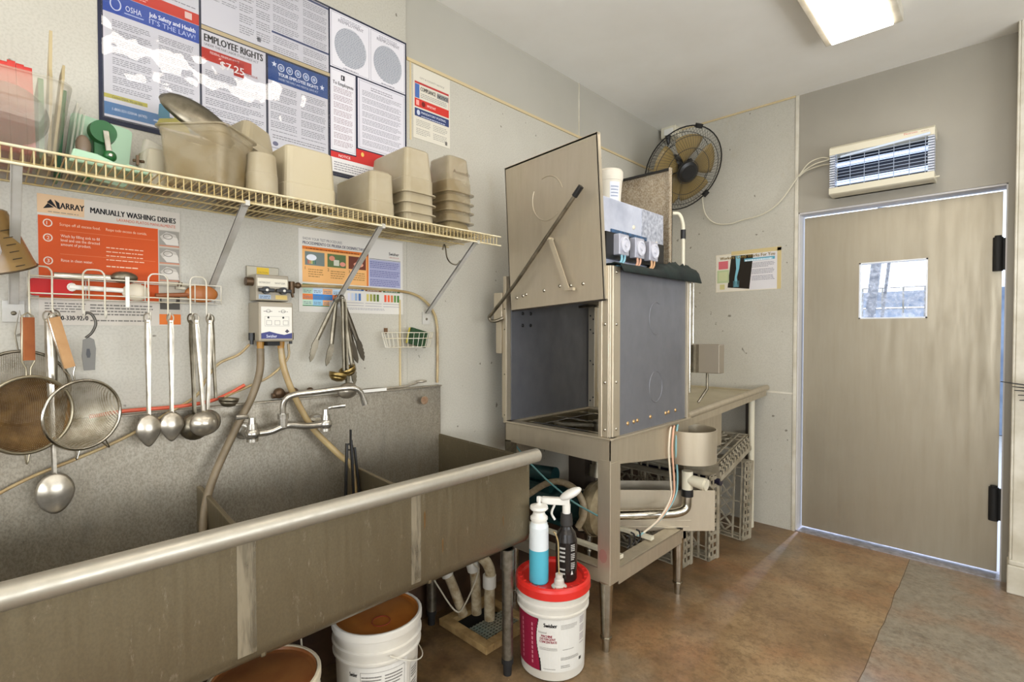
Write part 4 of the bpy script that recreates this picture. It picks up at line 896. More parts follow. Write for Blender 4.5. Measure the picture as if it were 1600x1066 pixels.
# ------------------------------------------------------------------ hanging utensils
def loop_top(g, r=.010, wire=.0022, z=-.012, m=0):
    g.tube([(0, r*math.sin(a)*.8, z+r*1.3*math.cos(a)) for a in [2*PI*k/16 for k in range(16)]], wire, m=m, n=5, closed=True)
def strip(widths, L, th=.003, dx=None):
    """flat tapering handle hanging down -z; widths given from top to bottom, folded edges forward"""
    g = G(); n = len(widths); loops = []
    for i, w in enumerate(widths):
        z = -L*i/(n-1); x = dx[i] if dx else 0
        loops.append([(x, -w/2, z), (x+th, -w/2, z), (x+th*.3, -w/6, z), (x+th*.3, w/6, z), (x+th, w/2, z), (x, w/2, z)])
    g.shell(loops, 0, False, True, True); return g
def dish(w, h, depth, zc, n=20, k=7, pt=0.0, tilt=0):
    """oval spoon bowl centred at height zc, hollow towards +x when depth<0"""
    g = G(); vs = [(depth, 0, zc)]
    for i in range(1, k+1):
        r = i/k
        for j in range(n):
            a = 2*PI*j/n; cz = math.sin(a); cy = math.cos(a)*(1-pt*max(0, -cz))
            vs.append((depth*(1-r*r)+tilt*h*.5*r*cz, w/2*r*cy, zc+h/2*r*cz))
    fs = [(0, 1+j, 1+(j+1) % n) for j in range(n)]+[(1+(i-1)*n+j, 1+i*n+j, 1+i*n+(j+1) % n, 1+(i-1)*n+(j+1) % n) for i in range(1, k) for j in range(n)]
    g.add(vs, fs, 0, True); return g
def hang(nm, y, label, cat, pieces, rx=0, x=.095, z=1.382, group=None, rz=0):
    t = thing(nm, label, cat, (0, 0, 0), group)
    for pn, gg, mm, so in pieces: gg.build(pn, mm, t, solid=so)
    t.location = (x, y, z); t.rotation_euler = (rx, 0, rz); return t
def spoon(nm, y, label, L, bw, bh, depth=.014, rx=0, x=.098, m=None, z=1.382, pt=.45, rz=0):
    m = m or S_spoon
    h = strip([.014, .017, .016, .013, .011, .011, .010], L-bh*.75); h.v = [p-V((0, 0, .018)) for p in h.v]; lg = G(); loop_top(lg, .0105)
    return hang(nm, y, label, 'spoon', [('handle', h, m, 0), ('hanging_loop', lg, m, 0), ('bowl', dish(bw, bh, depth, -L+bh/2, pt=pt), m, .0016)], rx, x, z, rz=rz)
spoon('serving_spoon', .330, 'steel serving spoon on its own hook, left of the spoon pair', .395, .064, .098)
spoon('serving_spoon', .388, 'steel serving spoon just right of the similar one, left of the ladles', .388, .064, .092)
spoon('serving_spoon', .112, 'long serving spoon hanging lowest, its shiny bowl over the backsplash', .545, .082, .112, x=.085, depth=.016, pt=.2, rx=.02)
def ladle(y, L, r, label, x=.09, rx=0, m=None, open_up=False, rz=0):
    m = m or S_tarn
    h = strip([.013, .017, .015, .012, .012, .011], L-r*.6); h.v = [p-V((0, 0, .016)) for p in h.v]; lg = G(); loop_top(lg, .0115)
    b = dish(r*2, r*2, .026, -L-r*.2, pt=0)
    return hang('ladle', y, label, 'ladle', [('handle', h, m, 0), ('hanging_loop', lg, m, 0), ('bowl', b, m, .0016)], rx, x, rz=rz)
ladle(.452, .335, .040, 'steel ladle tilted right, in front of the darker ladle of the right bunch', .108, .06, S_spoon)
ladle(.447, .345, .043, 'dark ladle half hidden at the left of the right bunch', .08, .02, S_tarn)
ladle(.497, .335, .040, 'ladle hanging rightmost on the utensil rack, its bowl behind the others', .088, -.03, S_spoon)
h = strip([.012, .014, .012, .010, .010], .27); lg = G(); loop_top(lg)
b = G(); b.lathe([(.03, .012), (.028, 0), (.018, -.014), (0, -.018)], M.Translation((.012, .034, -.285)) @ M.Rotation(-.15, 4, 'X'), 0, 20)
hang('small_ladle', .505, 'small ladle with its cup turned to the right, hanging from the last hook', 'ladle', [('handle', h, S_tarn, 0), ('hanging_loop', lg, S_tarn, 0), ('cup', b, S_tarn, .0015)], .04, .075)
# strainers
def strainer(y, R, zc, ang, wood, gauze, label, x=.10, rz=0, depth=.05, wire=None):
    wire = wire or S_bright
    hoop = G(); hoop.tube([(0, R*math.sin(a), -zc+R*math.cos(a)) for a in [2*PI*k/48 for k in range(48)]], .0045, n=8, closed=True)
    cup = G(); vs = []; n_, k_ = 40, 9
    vs.append((-depth, 0, -zc))
    for i in range(1, k_+1):
        r = i/k_
        for j in range(n_): a = 2*PI*j/n_; vs.append((-depth*math.sqrt(max(0, 1-r*r*.995)), R*r*math.sin(a), -zc+R*r*math.cos(a)))
    cup.add(vs, [(0, 1+j, 1+(j+1) % n_) for j in range(n_)]+[(1+(i-1)*n_+j, 1+i*n_+j, 1+i*n_+(j+1) % n_, 1+(i-1)*n_+(j+1) % n_) for i in range(1, k_) for j in range(n_)], 0, True)
    t_ = -zc+R
    hw = G(); hw.tube([(0, .004, t_), (0, .005, t_+.022), (0, .013, t_+.038), (0, .011, -.008), (0, 0, 0), (0, -.011, -.008), (0, -.013, t_+.038), (0, -.005, t_+.022), (0, -.004, t_)], .0022, n=6)
    gr = G(); gr.box(-.007, .007, -.0115, .0115, t_+.042, -.012)
    ears = G()
    for a in (-.35, .35) if R < .096 else (0,):
        a += PI; c = (0, R*math.sin(a), -zc+R*math.cos(a)); e = (0, (R+.028)*math.sin(a+.05), -zc+(R+.028)*math.cos(a+.05)); f = (0, R*math.sin(a+.12), -zc+R*math.cos(a+.12)); ears.tube([c, e, f], .0018, n=6, k=5)
    return hang('strainer', y, label, 'strainer', [('hoop', hoop, wire, 0), ('mesh_bowl', cup, gauze, 0), ('wire_handle', hw, wire, 0), ('wooden_grip', gr, wood, 0), ('rest_loop', ears, wire, 0)], ang, x, 1.378, rz=rz)
strainer(.072, .098, .262, 0, mat('orange_brown_wood', 'a05c2e', .5, c2='85451f', scale=20), M_gauzeb, 'strainer with a brown mesh and reddish wooden grip at the left edge', .125, rz=.45, depth=.06, wire=mat('dull_wire', 'a89f88', .35, .9))
strainer(.117, .093, .283, .245, mat('pale_wood', 'c49a6c', .5, c2='b28657', scale=20), M_gauze, 'strainer with a bright mesh and pale wooden grip, tilted to the right', .150, rz=.42, depth=.06)
g1 = G(); R = .098; g1.tube([(0, R*math.sin(a), -.205+R*math.cos(a)) for a in [2*PI*k/40 for k in range(40)]], .004, n=6, closed=True); g1.tube([(0, .004, -.107), (0, .010, -.06), (0, 0, 0), (0, -.010, -.06), (0, -.004, -.107)], .002, n=6)
c_ = dish(2*R, 2*R, -.03, -.205, pt=0)
hang('strainer', .06, 'large grey rimmed strainer hanging behind the brown one', 'strainer', [('hoop', g1, S_tarn, 0), ('mesh_bowl', c_, M_gauze, 0)], .0, .055, 1.385)
h = strip([.012, .016, .016, .015], .20); lg = G(); loop_top(lg, .014)
hang('steel_handle', .127, 'grey steel utensil handle hanging behind the pale wooden grip', 'utensil', [('handle', h, S_tarn, 0), ('hanging_loop', lg, S_tarn, 0)], -.02, .072)
g1 = G(); g1.prism([(-.011, -.16), (.013, -.16), (.017, -.10), (.014, -.075), (.004, -.068), (-.010, -.075), (-.014, -.12)], axes((0, 0, 0), (0, 1, 0), (0, 0, 1), (1, 0, 0)), .006); 
g1.tube([(.003, -.004, -.07), (.003, .010, -.055), (.003, .019, -.03), (.003, .012, -.006), (.003, 0, 0), (.003, -.006, -.008)], .0035, k=5, n=6)
g2 = G(); g2.prism([(-.003, -.125), (.003, -.125), (.005, -.115), (.003, -.10), (-.003, -.10), (-.005, -.115)], axes((.0062, 0, 0), (0, 1, 0), (0, 0, 1), (1, 0, 0)), .001)
hang('bottle_opener', .192, 'dark grey hooked can opener hanging between the strainer and the spoons', 'opener', [('body', g1, mat('dark_grey_metal', '5b5852', .4, .7), 0), ('slot', g2, M_black, 0)], 0.02, .09)

# tongs and ladles hung from the third bracket
def tongs(y, z, label, L, spread, rot, m, x=.05, m2=None):
    t = thing('tongs', label, 'tongs', (0, 0, 0))
    for s_ in (-1, 1):
        g = G(); lo_ = []
        for i in range(9):
            q = i/8; w = .010+.006*math.sin(q*PI*.7); zz = -L*.8*q; yy = s_*spread*q
            lo_.append([(-.004, yy-w/2, zz), (.004, yy-w/2, zz), (.0055, yy, zz), (.004, yy+w/2, zz), (-.004, yy+w/2, zz)])
        g.shell(lo_, 0, False, True, True)
        g2 = G(); 
        pl = [(-.006, .01), (.006, .01), (.013, -.012), (.015, -.028), (.012, -.034), (.015, -.042), (.012, -.049), (.014, -.057), (.010, -.064), (.011, -.072), (.002, -.088), (-.006, -.072), (-.010, -.03)]
        g2.prism([(a*(1 if s_ > 0 else -1), b) for a, b in pl], axes((-.002, s_*spread, -L*.8), (0, 1, 0), (0, 0, 1), (1, 0, 0)), .006)
        a = g.build('arm', m, t); g2.build('tip', m2 or m, a)
    g = G(); g.cyl((-.006, 0, -.004), (.008, 0, -.004), .009); g.tube([(0, .008*math.sin(a), .008+.010*math.cos(a)) for a in [2*PI*k/14 for k in range(14)]], .0018, n=5, closed=True); g.build('pivot', m, t)
    t.location = (x, y, z); t.rotation_euler = (rot, 0, 0); return t
tongs(.945, 1.455, 'steel tongs of the hanging bunch, spread towards the left', .215, .030, -.29, S_tarn, .055)
tongs(.962, 1.452, 'long steel tongs hanging almost straight in the bunch by the test strip poster', .31, .012, .10, S_tarn, .075)
tongs(.968, 1.455, 'dark steel tongs of the hanging bunch, their tips to the right', .215, .012, .30, mat('blackened_steel', '4f483c', .4, .8), .06)
for y, L, r, rx, lb, xx in ((.952, .30, .034, .02, 'small ladle hanging at the left of the tongs bunch, cup up', .085), (.958, .285, .032, .09, 'small ladle with a short cup at the right of the tongs bunch', .065)):
    h = strip([.007, .009, .009, .009], L); b = G(); b.lathe([(r, .018), (r*.92, 0), (r*.6, -.012), (0, -.016)], M.Translation((.01, (-.03 if y < .955 else .0), -L-.0)) @ M.Rotation(-.25 if y < .955 else .35, 4, 'X'), 0, 22)
    hang('small_ladle', y, lb, 'ladle', [('handle', h, S_tarn, 0), ('cup', b, mat('brassy_cup', 'a08a58', .3, .9, c2='8a7443', scale=20), .0015)], rx, xx, 1.455)
h = strip([.008, .010, .010, .010, .009], .34); b = dish(.085, .062, .02, -.345, pt=0)
hang('large_ladle', .965, 'larger ladle at the bottom of the tongs bunch, its bowl near the faucet', 'ladle', [('handle', h, S_tarn, 0), ('bowl', b, S_spoon, .0015)], .02, .09, 1.445)
# ------------------------------------------------------------------ three compartment sink
t = thing('sink', 'long stainless steel compartment sink with a thick rolled front rim', 'sink', (.35, .68, 0))
Y0, Y1, YD1, YD2 = -.16, 1.475, .478, 1.0
g = G(); g.box(.004, .022, Y0, Y1+.004, .52, 1.078); g.box(.004, .034, Y0, Y1+.004, 1.074, 1.08)
g.build('backsplash', S_splash, t, bevel=.002)
g = G(); xf = .588
g.box(.022, .55, Y0, Y1-.012, .495, .501)
prof = [(xf, .832), (xf, .54), (xf-.006, .516), (xf-.020, .500), (xf-.045, .492)]
vs = [(x, y, z) for y in (Y0, Y1) for x, z in prof]+[(x-.006, y, z+.004) for y in (Y0, Y1) for x, z in prof]
g.add(vs, [(i, i+1, 5+i+1, 5+i) for i in range(4)]+[(10+i, 15+i, 15+i+1, 10+i+1) for i in range(4)], 0, True)
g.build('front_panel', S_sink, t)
g = G()
for y0, y1 in ((Y1-.008, Y1),): g.prism([(.022, .845), (xf-.002, .832), (xf-.002, .54), (xf-.01, .51), (xf-.045, .494), (.022, .494)], axes((0, y1, 0), (1, 0, 0), (0, 0, 1), (0, -1, 0)), y1-y0)
g.bar((.022, Y1-.003, .843), (xf, Y1-.003, .831), .004, .014, (0, 0, 1))
g.build('end_panel', S_sink, t)
G().box(.022, xf, Y0, Y0+.008, .494, .83).build('end_panel', S_sink, t)
for y, zb, zf in ((YD1, .822, .762), (YD2, .803, .778)):
    g = G(); g.prism([(.05, zb), (xf-.008, zf), (xf-.008, .501), (.022, .501), (.022, zb)], axes((0, y+.007, 0), (1, 0, 0), (0, 0, 1), (0, -1, 0)), .014)
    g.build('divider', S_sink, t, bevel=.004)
g = G(); g.tube([(.614, Y0, .846), (.614, Y1+.014, .846)], .0265, n=20); g.box(.581, .61, Y0, Y1, .826, .838)
g.dome((.614, Y1+.014, .846), (0, 1, 0), .0265, .004, 0, 20)
g.build('rolled_rim', S_roll, t)
for y, w in ((.436, .044), (.938, .036)):
    g = G(); g.box(xf, xf+.0012, y-w/2, y+w/2, .53, .82); g.build('weld_band', S_weld, t)
M_rust = mat('rust_run', '7a5a30', .6, alpha=.7)
for y, z0_, z1_, w in ((.972, .69, .745, .004), (1.045, .59, .635, .003), (1.33, .60, .635, .002)):
    g = G(); g.prism([(-w, z1_), (-w*.6, z0_), (w*.5, z0_+.01), (w, z1_-.01), (w*.4, z1_+.006)], axes((xf, y, 0), (0, 1, 0), (0, 0, 1), (1, 0, 0)), .0007); g.build('rust_run', M_rust, t)
g = G(); c = (.024, 1.365, 1.005); g.ball((.052, 1.365, 1.02), .02, sc=(.05, 1, .9)); g.build('rust_spot', mat('rust_spot', '7d5638', .6, c2='96836a', scale=60), t)
for y in (1.386, .12):
    for x in (.555, .07):
        g = G(); g.cyl((x, y, .06), (x, y, .492), .0215, m=0, n=20); g.cyl((x, y, .415), (x, y, .492), .028, m=0, n=20)
        L = g.build('leg', S_galv, t)
        g = G(); g.cyl((x, y, .045), (x, y, .065), .023, n=16); g.cyl((x, y, .0), (x, y, .05), .016, .018, n=16); g.build('foot', M_rubber, L)
for y in (.20, .73, 1.23):
    g = G(); g.cyl((.33, y, .501), (.33, y, .505), .05); g.build('drain', S_bright, t)
# faucet on the backsplash
t = thing('faucet', 'chrome wall faucet with two lever handles and a long swing spout', 'faucet', (.10, .74, .95))
zf = .985
g = G()
for y in (.615, .872): g.cyl((.028, y, zf), (.036, y, zf), .03, .026); g.cyl((.036, y, zf), (.09, y, zf), .018); g.cyl((.11, y, zf-.025), (.11, y, zf+.035), .019, .016); g.ball((.11, y, zf), .024)
g.tube([(.11, .615, zf), (.112, .67, zf), (.115, .71, zf+.012), (.115, .74, zf+.014), (.112, .80, zf+.002), (.11, .872, zf)], .012, k=5, n=12)
g.build('body', S_chrome, t)
for y, dx in ((.615, -.055), (.872, .07)):
    g = G(); g.cyl((.11, y, zf+.035), (.11, y, zf+.055), .012, .010); g.tube([(.11, y-.012*(1 if dx < 0 else -1), zf+.058), (.118, y+dx*.4, zf+.062), (.125, y+dx, zf+.064)], (.006, .009), k=4, n=10, flat=.6); g.build('lever', S_chrome, t)
g = G(); ys = .715
g.cyl((.115, ys, zf+.01), (.115, ys, zf+.055), .015); g.cyl((.115, ys, zf+.04), (.115, ys, zf+.058), .019)
g.tube([(.115, ys, zf+.05), (.116, ys, zf+.085), (.12, ys+.008, zf+.108), (.128, ys+.035, zf+.122), (.15, ys+.11, zf+.128), (.165, ys+.20, zf+.134), (.17, ys+.245, zf+.130), (.172, ys+.268, zf+.112), (.173, ys+.278, zf+.085)], .0105, k=6, n=12)
g.build('spout', S_chrome, t)
g = G(); g.cyl((.173, ys+.277, zf+.090), (.174, ys+.284, zf+.066), .0125, n=16); g.build('aerator', S_chrome, t)
# supply fittings at the top of the backsplash
g = G(); g.cyl((.03, .71, 1.097), (.03, .86, 1.10), .010, n=12); g.ball((.03, .735, 1.105), .02); g.ball((.03, .79, 1.105), .016); g.ball((.03, .85, 1.104), .014)
g.single('pipe_fitting', mat('brown_brass', '5e4a36', .4, .6), 'old brass pipe fitting on the backsplash ledge behind the faucet', 'fitting')
# cutlery on the ledge at the top right
g = G(); g.bar((.03, 1.0, 1.084), (.05, 1.17, 1.086), .012, .003, (1, 0, 0)); g.single('paring_knife', M_white, 'white handled utensil lying on the backsplash ledge, leftmost of the pair', 'knife')
g = G(); g.tube([(.03, 1.10, 1.086), (.035, 1.27, 1.088), (.035, 1.34, 1.10)], .004, n=6, k=4); g.ball((.036, 1.36, 1.105), .02, sc=(.8, 1.4, .35)); g.single('table_spoon', S_spoon, 'steel spoon lying at the right end of the backsplash ledge', 'spoon')
g = G(); g.tube([(.02, 1.02, 1.086), (.028, 1.12, 1.09), (.03, 1.19, 1.086)], .003, n=6, k=4); g.single('dark_skewer', S_tarn, 'thin dark utensil across the backsplash ledge under the tongs', 'utensil')
# black tongs hooked over the right divider
t = thing('black_tongs', 'black handled tongs hooked over the right sink divider', 'tongs', (.22, .97, .75))
for k, (dy, dz) in enumerate(((-.012, 0), (.006, .01), (.020, -.02))):
    g = G(); g.bar((.135, .955+dy, .905+dz), (.155, .948+dy*1.8, .70), .012, .008, (0, 1, 0)); g.build('arm', M_black, t, bevel=.002)
g = G(); g.tube([(.135, .955+.012*math.cos(a), .89+.012*math.sin(a)) for a in [2*PI*k/14 for k in range(14)]], .003, n=6, closed=True); g.bar((.133, .96, .89), (.133, .96, .955), .009, .005, (0, 1, 0)); g.build('pivot', M_black, t)

# ------------------------------------------------------------------ buckets
def bucket(x, y, label, m, lidm=None, rz=0, h=.365, R=.147, bail=True):
    t = thing('bucket', label, 'bucket', (x, y, 0))
    T = M.Translation((x, y, 0)) @ M.Rotation(rz, 4, 'Z')
    k = R/.147; rb = .130*k
    pr = [(0, .004), (rb-.01, .002), (rb, .010), (rb+.008*k, h*.70), (rb+.010*k, h*.715), (R+.001, h*.72), (R+.001, h*.735), (R-.004, h*.745), (R-.003, h*.80), (R+.003, h*.81), (R+.003, h*.83), (R-.003, h*.84), (R-.001, h*.925), (R+.004, h*.935), (R+.004, h-.004), (R, h), (R-.006, h), (R-.008, h-.02)]
    g = G(); g.lathe(pr, T, 0, 40)
    g.lathe([(R-.008, h-.02), (rb-.006, .02), (0, .02)], T, 0, 40)
    g.build('body', m, t)
    if bail: g = G(); g.tube([T @ V(((R+.006)*math.cos(a), (R+.006)*math.sin(a), h*.80-.10*math.sin(max(0, min(PI, (a+.0))))**1)) for a in [PI*k_/20 for k_ in range(21)]], .0022, n=6)
    if bail: g.build('bail', M_whitewire, t)
    return t, T
b, T = bucket(.378, .925, 'white bucket with an orange brown lid, nearest the sink leg under the sink', M_bucket, rz=-.3)
M_ol = mat('orange_brown_lid', 'a8692a', .35, c2='8f4f1c', scale=7)
g = G(); g.lathe([(0, .352), (.125, .352), (.137, .354), (.139, .362)], T, 0, 40); g.tube([T @ V((.05+.03*math.cos(a), .03*math.sin(a), .3535)) for a in [2*PI*k/24 for k in range(24)]], .0015, n=5, closed=True, m=1); g.build('lid', [M_ol, mat('dark_red_mark', '7a2a1c', .5)], b)
def wrap_label(parent, T, R, rb, z0_, z1_, a0, a1, items, nm='label', paper='d8d5cc'):
    """paper wrapped round a bucket wall; u in 0..1 along the arc, v in 0..1 upwards"""
    s = Sheet((0, 0, 0), (1, 0, 0), (0, 1, 0), step=1.0)
    s.rect(0, 0, 1, 1, paper, 0); items(s)
    out = G(); out.m = s.g.m; out.s = s.g.s; nv = []; nf = []
    # subdivide long faces along u so that they follow the curve
    res = G()
    for f, mi in zip(s.g.f, s.g.m):
        pts = [s.g.v[i] for i in f]; u0 = min(p.x for p in pts); u1 = max(p.x for p in pts)
        if len(pts) == 4 and u1-u0 > .06 and abs(pts[0].y-pts[1].y) < 1e-6 and abs(pts[2].y-pts[3].y) < 1e-6 and abs(pts[0].x-pts[3].x) < 1e-6:
            n_ = int((u1-u0)/.05)+1
            for k in range(n_):
                a = u0+(u1-u0)*k/n_; b_ = u0+(u1-u0)*(k+1)/n_
                res.add([V((a, pts[0].y, pts[0].z)), V((b_, pts[0].y, pts[0].z)), V((b_, pts[2].y, pts[0].z)), V((a, pts[2].y, pts[0].z))], [(0, 1, 2, 3)], mi)
        else: res.add(pts, [tuple(range(len(pts)))], mi)
    for i, p in enumerate(res.v):
        z = z0_+(z1_-z0_)*p.y; r = rb+(R-rb)*p.y+.0008+.0003*p.z; a = a0+(a1-a0)*p.x
        res.v[i] = T @ V((r*math.cos(a), r*math.sin(a), z))
    return res.build(nm, s.mats, parent)
def lab1(s):
    s.text('Swisher', .02, .84, .07, '2b2926', 1, w=.14, bold=.003); s.rect(.0, .3, .10, .7, 'a9b58c', 1)
    s.border(.21, .2, .95, .92, .008, '8f8b84', 1); s.lines(.23, .25, .56, .88, 12, '6f6b66', 1); s.lines(.60, .25, .92, .88, 12, '6f6b66', 1)
def lines_scaled(s, a, b, c_, d, n, c, L): s.lines(a, b, c_, d, n, c, L)
wrap_label(b, M.Translation((.378, .925, 0)), .1385, .1325, .06, .255, -1.25, .20, lab1)
wrap_label(b, M.Translation((.378, .925, 0)), .1385, .1325, .08, .22, .33, .65, lambda s: (s.lines(.1, .1, .9, .9, 12, '4a4844', 1)), 'side_label', 'cfccc3')
b2, T = bucket(.445, .525, 'white bucket with a brown lid, furthest left under the sink', M_bucketd, rz=.8)
g = G(); g.lathe([(0, .352), (.125, .352), (.137, .354), (.139, .362)], T, 0, 40); g.build('lid', mat('brown_lid', '8f5f34', .4, c2='7a4826', scale=9), b2)
# red lidded bucket
RX, RY = .635, 1.563
b3, T = bucket(RX, RY, 'white concentrate bucket with a red lid between the sink leg and the dishwasher', M_bucket, rz=2.6, h=.355, R=.143, bail=False)
g = G(); g.lathe([(0, .352), (.118, .352), (.124, .362), (.140, .366), (.147, .362), (.150, .352), (.150, .325), (.147, .322), (.146, .340)], T, 0, 48)
for a in range(24): an = 2*PI*a/24; g.box(.126, .138, -.002, .002, .362, .3665, T=T @ M.Rotation(an, 4, 'Z'))
g.build('lid', M_redlid, b3)
def lab3(s):
    [s.rect(0, k/16, .19-.06*math.sin(k/16*2.6)**2-.0*k, (k+1)/16, '8c1f3a', 1) for k in range(16)]
    for k in range(16): w_ = .19-.06*math.sin(k/16*2.6)**2; s.rect(w_, k/16, w_+.012+.012*(k < 4), (k+1)/16, '2a2526', 2)
    s.text('Swisher', .26, .86, .075, '1c1a1c', 2, w=.20, bold=.004); s.text('Advanced', .17, .735, .04, '77726c', 2, w=.13)
    s.text('MACHINE', .22, .665, .045, '8c2238', 2, w=.17, bold=.002); s.text('DETERGENT', .20, .61, .045, '8c2238', 2, w=.24, bold=.002); s.text('CONCENTRATE', .19, .555, .045, '8c2238', 2, w=.27, bold=.002)
    s.lines(.52, .80, .80, .92, 5, '9a968e', 2); s.lines(.19, .42, .48, .48, 3, '9a968e', 2); s.lines(.55, .42, .75, .45, 1, '9a968e', 2); s.lines(.52, .23, .85, .29, 3, '77736c', 2); s.lines(.52, .08, .68, .14, 2, '77736c', 2); s.lines(.25, .05, .45, .08, 1, '9a968e', 2)
    s.lines(.86, .45, .98, .98, 16, '8f7f86', 2); s.rect(.86, .13, .91, .19, '4a4742', 2)
    for k in range(9): s.rect(.05, .1+k*.09, .075, .16+k*.09, 'c97f8c', 2)
wrap_label(b3, M.Translation((RX, RY, 0)), .134, .129, .045, .245, -1.62+.0, .25, lab3)
wrap_label(b3, M.Translation((RX, RY, 0)), .134, .129, .045, .245, -2.3, -1.62, lambda s: [s.rect(.55, .1+k*.09, .62, .16+k*.09, 'c97f8c', 1) for k in range(9)], 'label_band', '8c1f3a')
# bottles on the red lid
LZ = .3525
t = thing('squeeze_bottle', 'clear white squeeze bottle half full of blue liquid on the red bucket lid', 'bottle', (.64, 1.475, LZ))
bx, by = .628, 1.487
def cz(r, a, b_): return a
T = M.Translation((bx, by, LZ))
g = G(); g.lathe([(0, 0), (.034, 0), (.038, .006), (.038, .132), (0, .132)], T, 0, 32); g.build('liquid', mat('blue_liquid', '4fa9bd', .25), t)
g = G(); g.lathe([(.038, .132), (.037, .218), (.031, .236), (0, .236)], T, 0, 32); g.build('body', mat('milky_plastic', 'd6dcdd', .3), t)
g = G(); g.lathe([(.030, .234), (.030, .243), (.034, .246), (.034, .255), (.026, .263), (.022, .275), (.030, .282), (.036, .288), (.034, .298), (.014, .304), (.006, .31), (.004, .335), (0, .335)], T, 0, 28); g.build('cap', M_white, t)
t = thing('spray_bottle', 'black spray bottle with a white trigger head on the red bucket lid', 'bottle', (.70, 1.6, LZ))
sx_, sy_ = .688, 1.583; T = M.Translation((sx_, sy_, LZ))
g = G(); g.lathe([(0, 0), (.038, 0), (.042, .006), (.042, .02), (.0425, .155), (.036, .185), (.024, .20), (.020, .21), (.018, .25), (0, .25)], T, 0, 32); g.build('body', mat('black_bottle_plastic', '1f1a17', .25), t)
g = G(); g.lathe([(.024, .212), (.025, .216), (.022, .26), (0, .26)], T, 0, 20); g.build('collar', mat('dark_collar', '2b2825', .5), t)
dv = V((-.72, -.50, 0)).normalized(); sd = V((0, 0, 1)).cross(dv)
T2 = M.Translation((sx_, sy_, LZ+.256)) @ axes((0, 0, 0), dv, sd, (0, 0, 1)) @ M.Scale(1.3, 4)
g = G(); g.cyl(T2 @ V((0, 0, 0)), T2 @ V((0, 0, .030)), .016); g.box(-.01, .075, -.010, .010, .028, .048, T=T2); g.cyl(T2 @ V((.075, 0, .040)), T2 @ V((.090, 0, .040)), .012, n=14); g.build('trigger_head', M_white, t, bevel=.003)
g = G(); g.ball(T2 @ V((-.012, .0, .062)), .03, sc=(1.25, .75, .45), T=T2.to_3x3().to_4x4() @ M.Rotation(.5, 4, 'Y')); g.build('top_shell', M_white, t)
g = G(); g.tube([T2 @ V((.035, 0, .028)), T2 @ V((.045, 0, .0)), T2 @ V((.035, 0, -.02))], .005, k=4); g.build('trigger', M_white, t)
wrap_label(t, M.Translation((sx_, sy_, LZ)), .043, .043, .03, .15, -1.55, -.95, lambda s: s.lines(.05, .02, .95, .98, 7, 'c9c6c0', 1), 'print', '1f1a17')
wrap_label(t, M.Translation((sx_, sy_, LZ)), .043, .043, .03, .155, -.55, .0, lambda s: (s.lines(.1, .2, .9, .98, 14, 'd6d3cc', 1), s.poly([(.1, .02), (.5, .02), (.3, .16)], 'd6d3cc', 1)), 'print', '1f1a17')
t = thing('spout_cap', 'small clear spout cap with a thin upright tube on the red bucket lid', 'cap', (.71, 1.50, LZ))
T = M.Translation((.712, 1.508, LZ)); g = G(); g.lathe([(0, 0), (.028, 0), (.030, .004), (.020, .012), (.018, .030), (.014, .034), (.014, .05), (0, .05)], T, 0, 24); g.build('cap', mat('frosted_cap', 'cfc9bd', .35, alpha=.85), t)
g = G(); g.tube([T @ V((0, 0, .05)), T @ V((-.003, .0, .10)), T @ V((0, -.006, .17)), T @ V((-.008, -.012, .205)), T @ V((-.02, -.01, .21))], .003, k=5, n=6); g.build('tube', M_tubec, t)

# ------------------------------------------------------------------ floor drain with pvc pipes
t = thing('floor_drain', 'square floor drain with a worn wooden frame and perforated grate under the sink', 'floor drain', (.25, 1.55, 0))
fx0, fx1, fy0, fy1 = .10, .415, 1.405, 1.70
g = G(); w = .045
for q in ((fx0, fx1, fy0, fy0+w), (fx0, fx1, fy1-w, fy1), (fx0, fx0+w, fy0+w, fy1-w), (fx1-w, fx1, fy0+w, fy1-w)): g.box(q[0], q[1], q[2], q[3], 0, .03)
g.build('wooden_frame', mat('drain_wood', 'b89a68', .6, c2='7d6038', scale=14), t, bevel=.003)
G().box(fx0+w, fx1-w, fy0+w, fy1-w, .0005, .003).build('dark_pit', mat('drain_black', '0c0b0a', .8), t)
g = G()
for k in range(11): g.box(fx0+w+.10, fx1-w, fy0+w+.012+k*.019, fy0+w+.019+k*.019, .018, .022); 
for k in range(8): g.box(fx0+w+.105+k*.0165, fx0+w+.112+k*.0165, fy0+w, fy1-w, .018, .0225)
g.build('grate', mat('worn_grate', 'a59c85', .5, .3, c2='6f8079', scale=5), t)
for lab, pts, r in (('cream drain pipe leaning left, leftmost of the three over the drain', [(.17, 1.49, .04), (.145, 1.44, .20), (.12, 1.38, .34), (.2, 1.25, .42), (.33, 1.23, .46), (.33, 1.23, .497)], .022),
                    ('cream upright drain pipe, middle of the three over the drain', [(.205, 1.54, .04), (.205, 1.53, .22), (.205, 1.50, .33), (.22, 1.3, .39), (.25, .9, .43), (.33, .74, .46), (.33, .73, .497)], .023),
                    ('cream drain pipe with a large elbow, rightmost of the three over the drain', [(.27, 1.56, .03), (.27, 1.56, .15), (.27, 1.56, .26), (.25, 1.50, .34), (.22, 1.40, .36), (.12, 1.0, .40), (.12, .3, .44)], .024)):
    tt = thing('drain_pipe', lab, 'pipe', tuple(pts[0])); g = G(); g.tube(pts, r, k=6, n=16); g.build('pipe', M_pvc, tt)
    g = G(); a, b_ = V(pts[1]), V(pts[2]); g.cyl(a+(b_-a)*.25, a+(b_-a)*.75, r+.006, n=18); g.build('coupling', mat('white_pvc', 'd9d5ca', .4), tt)
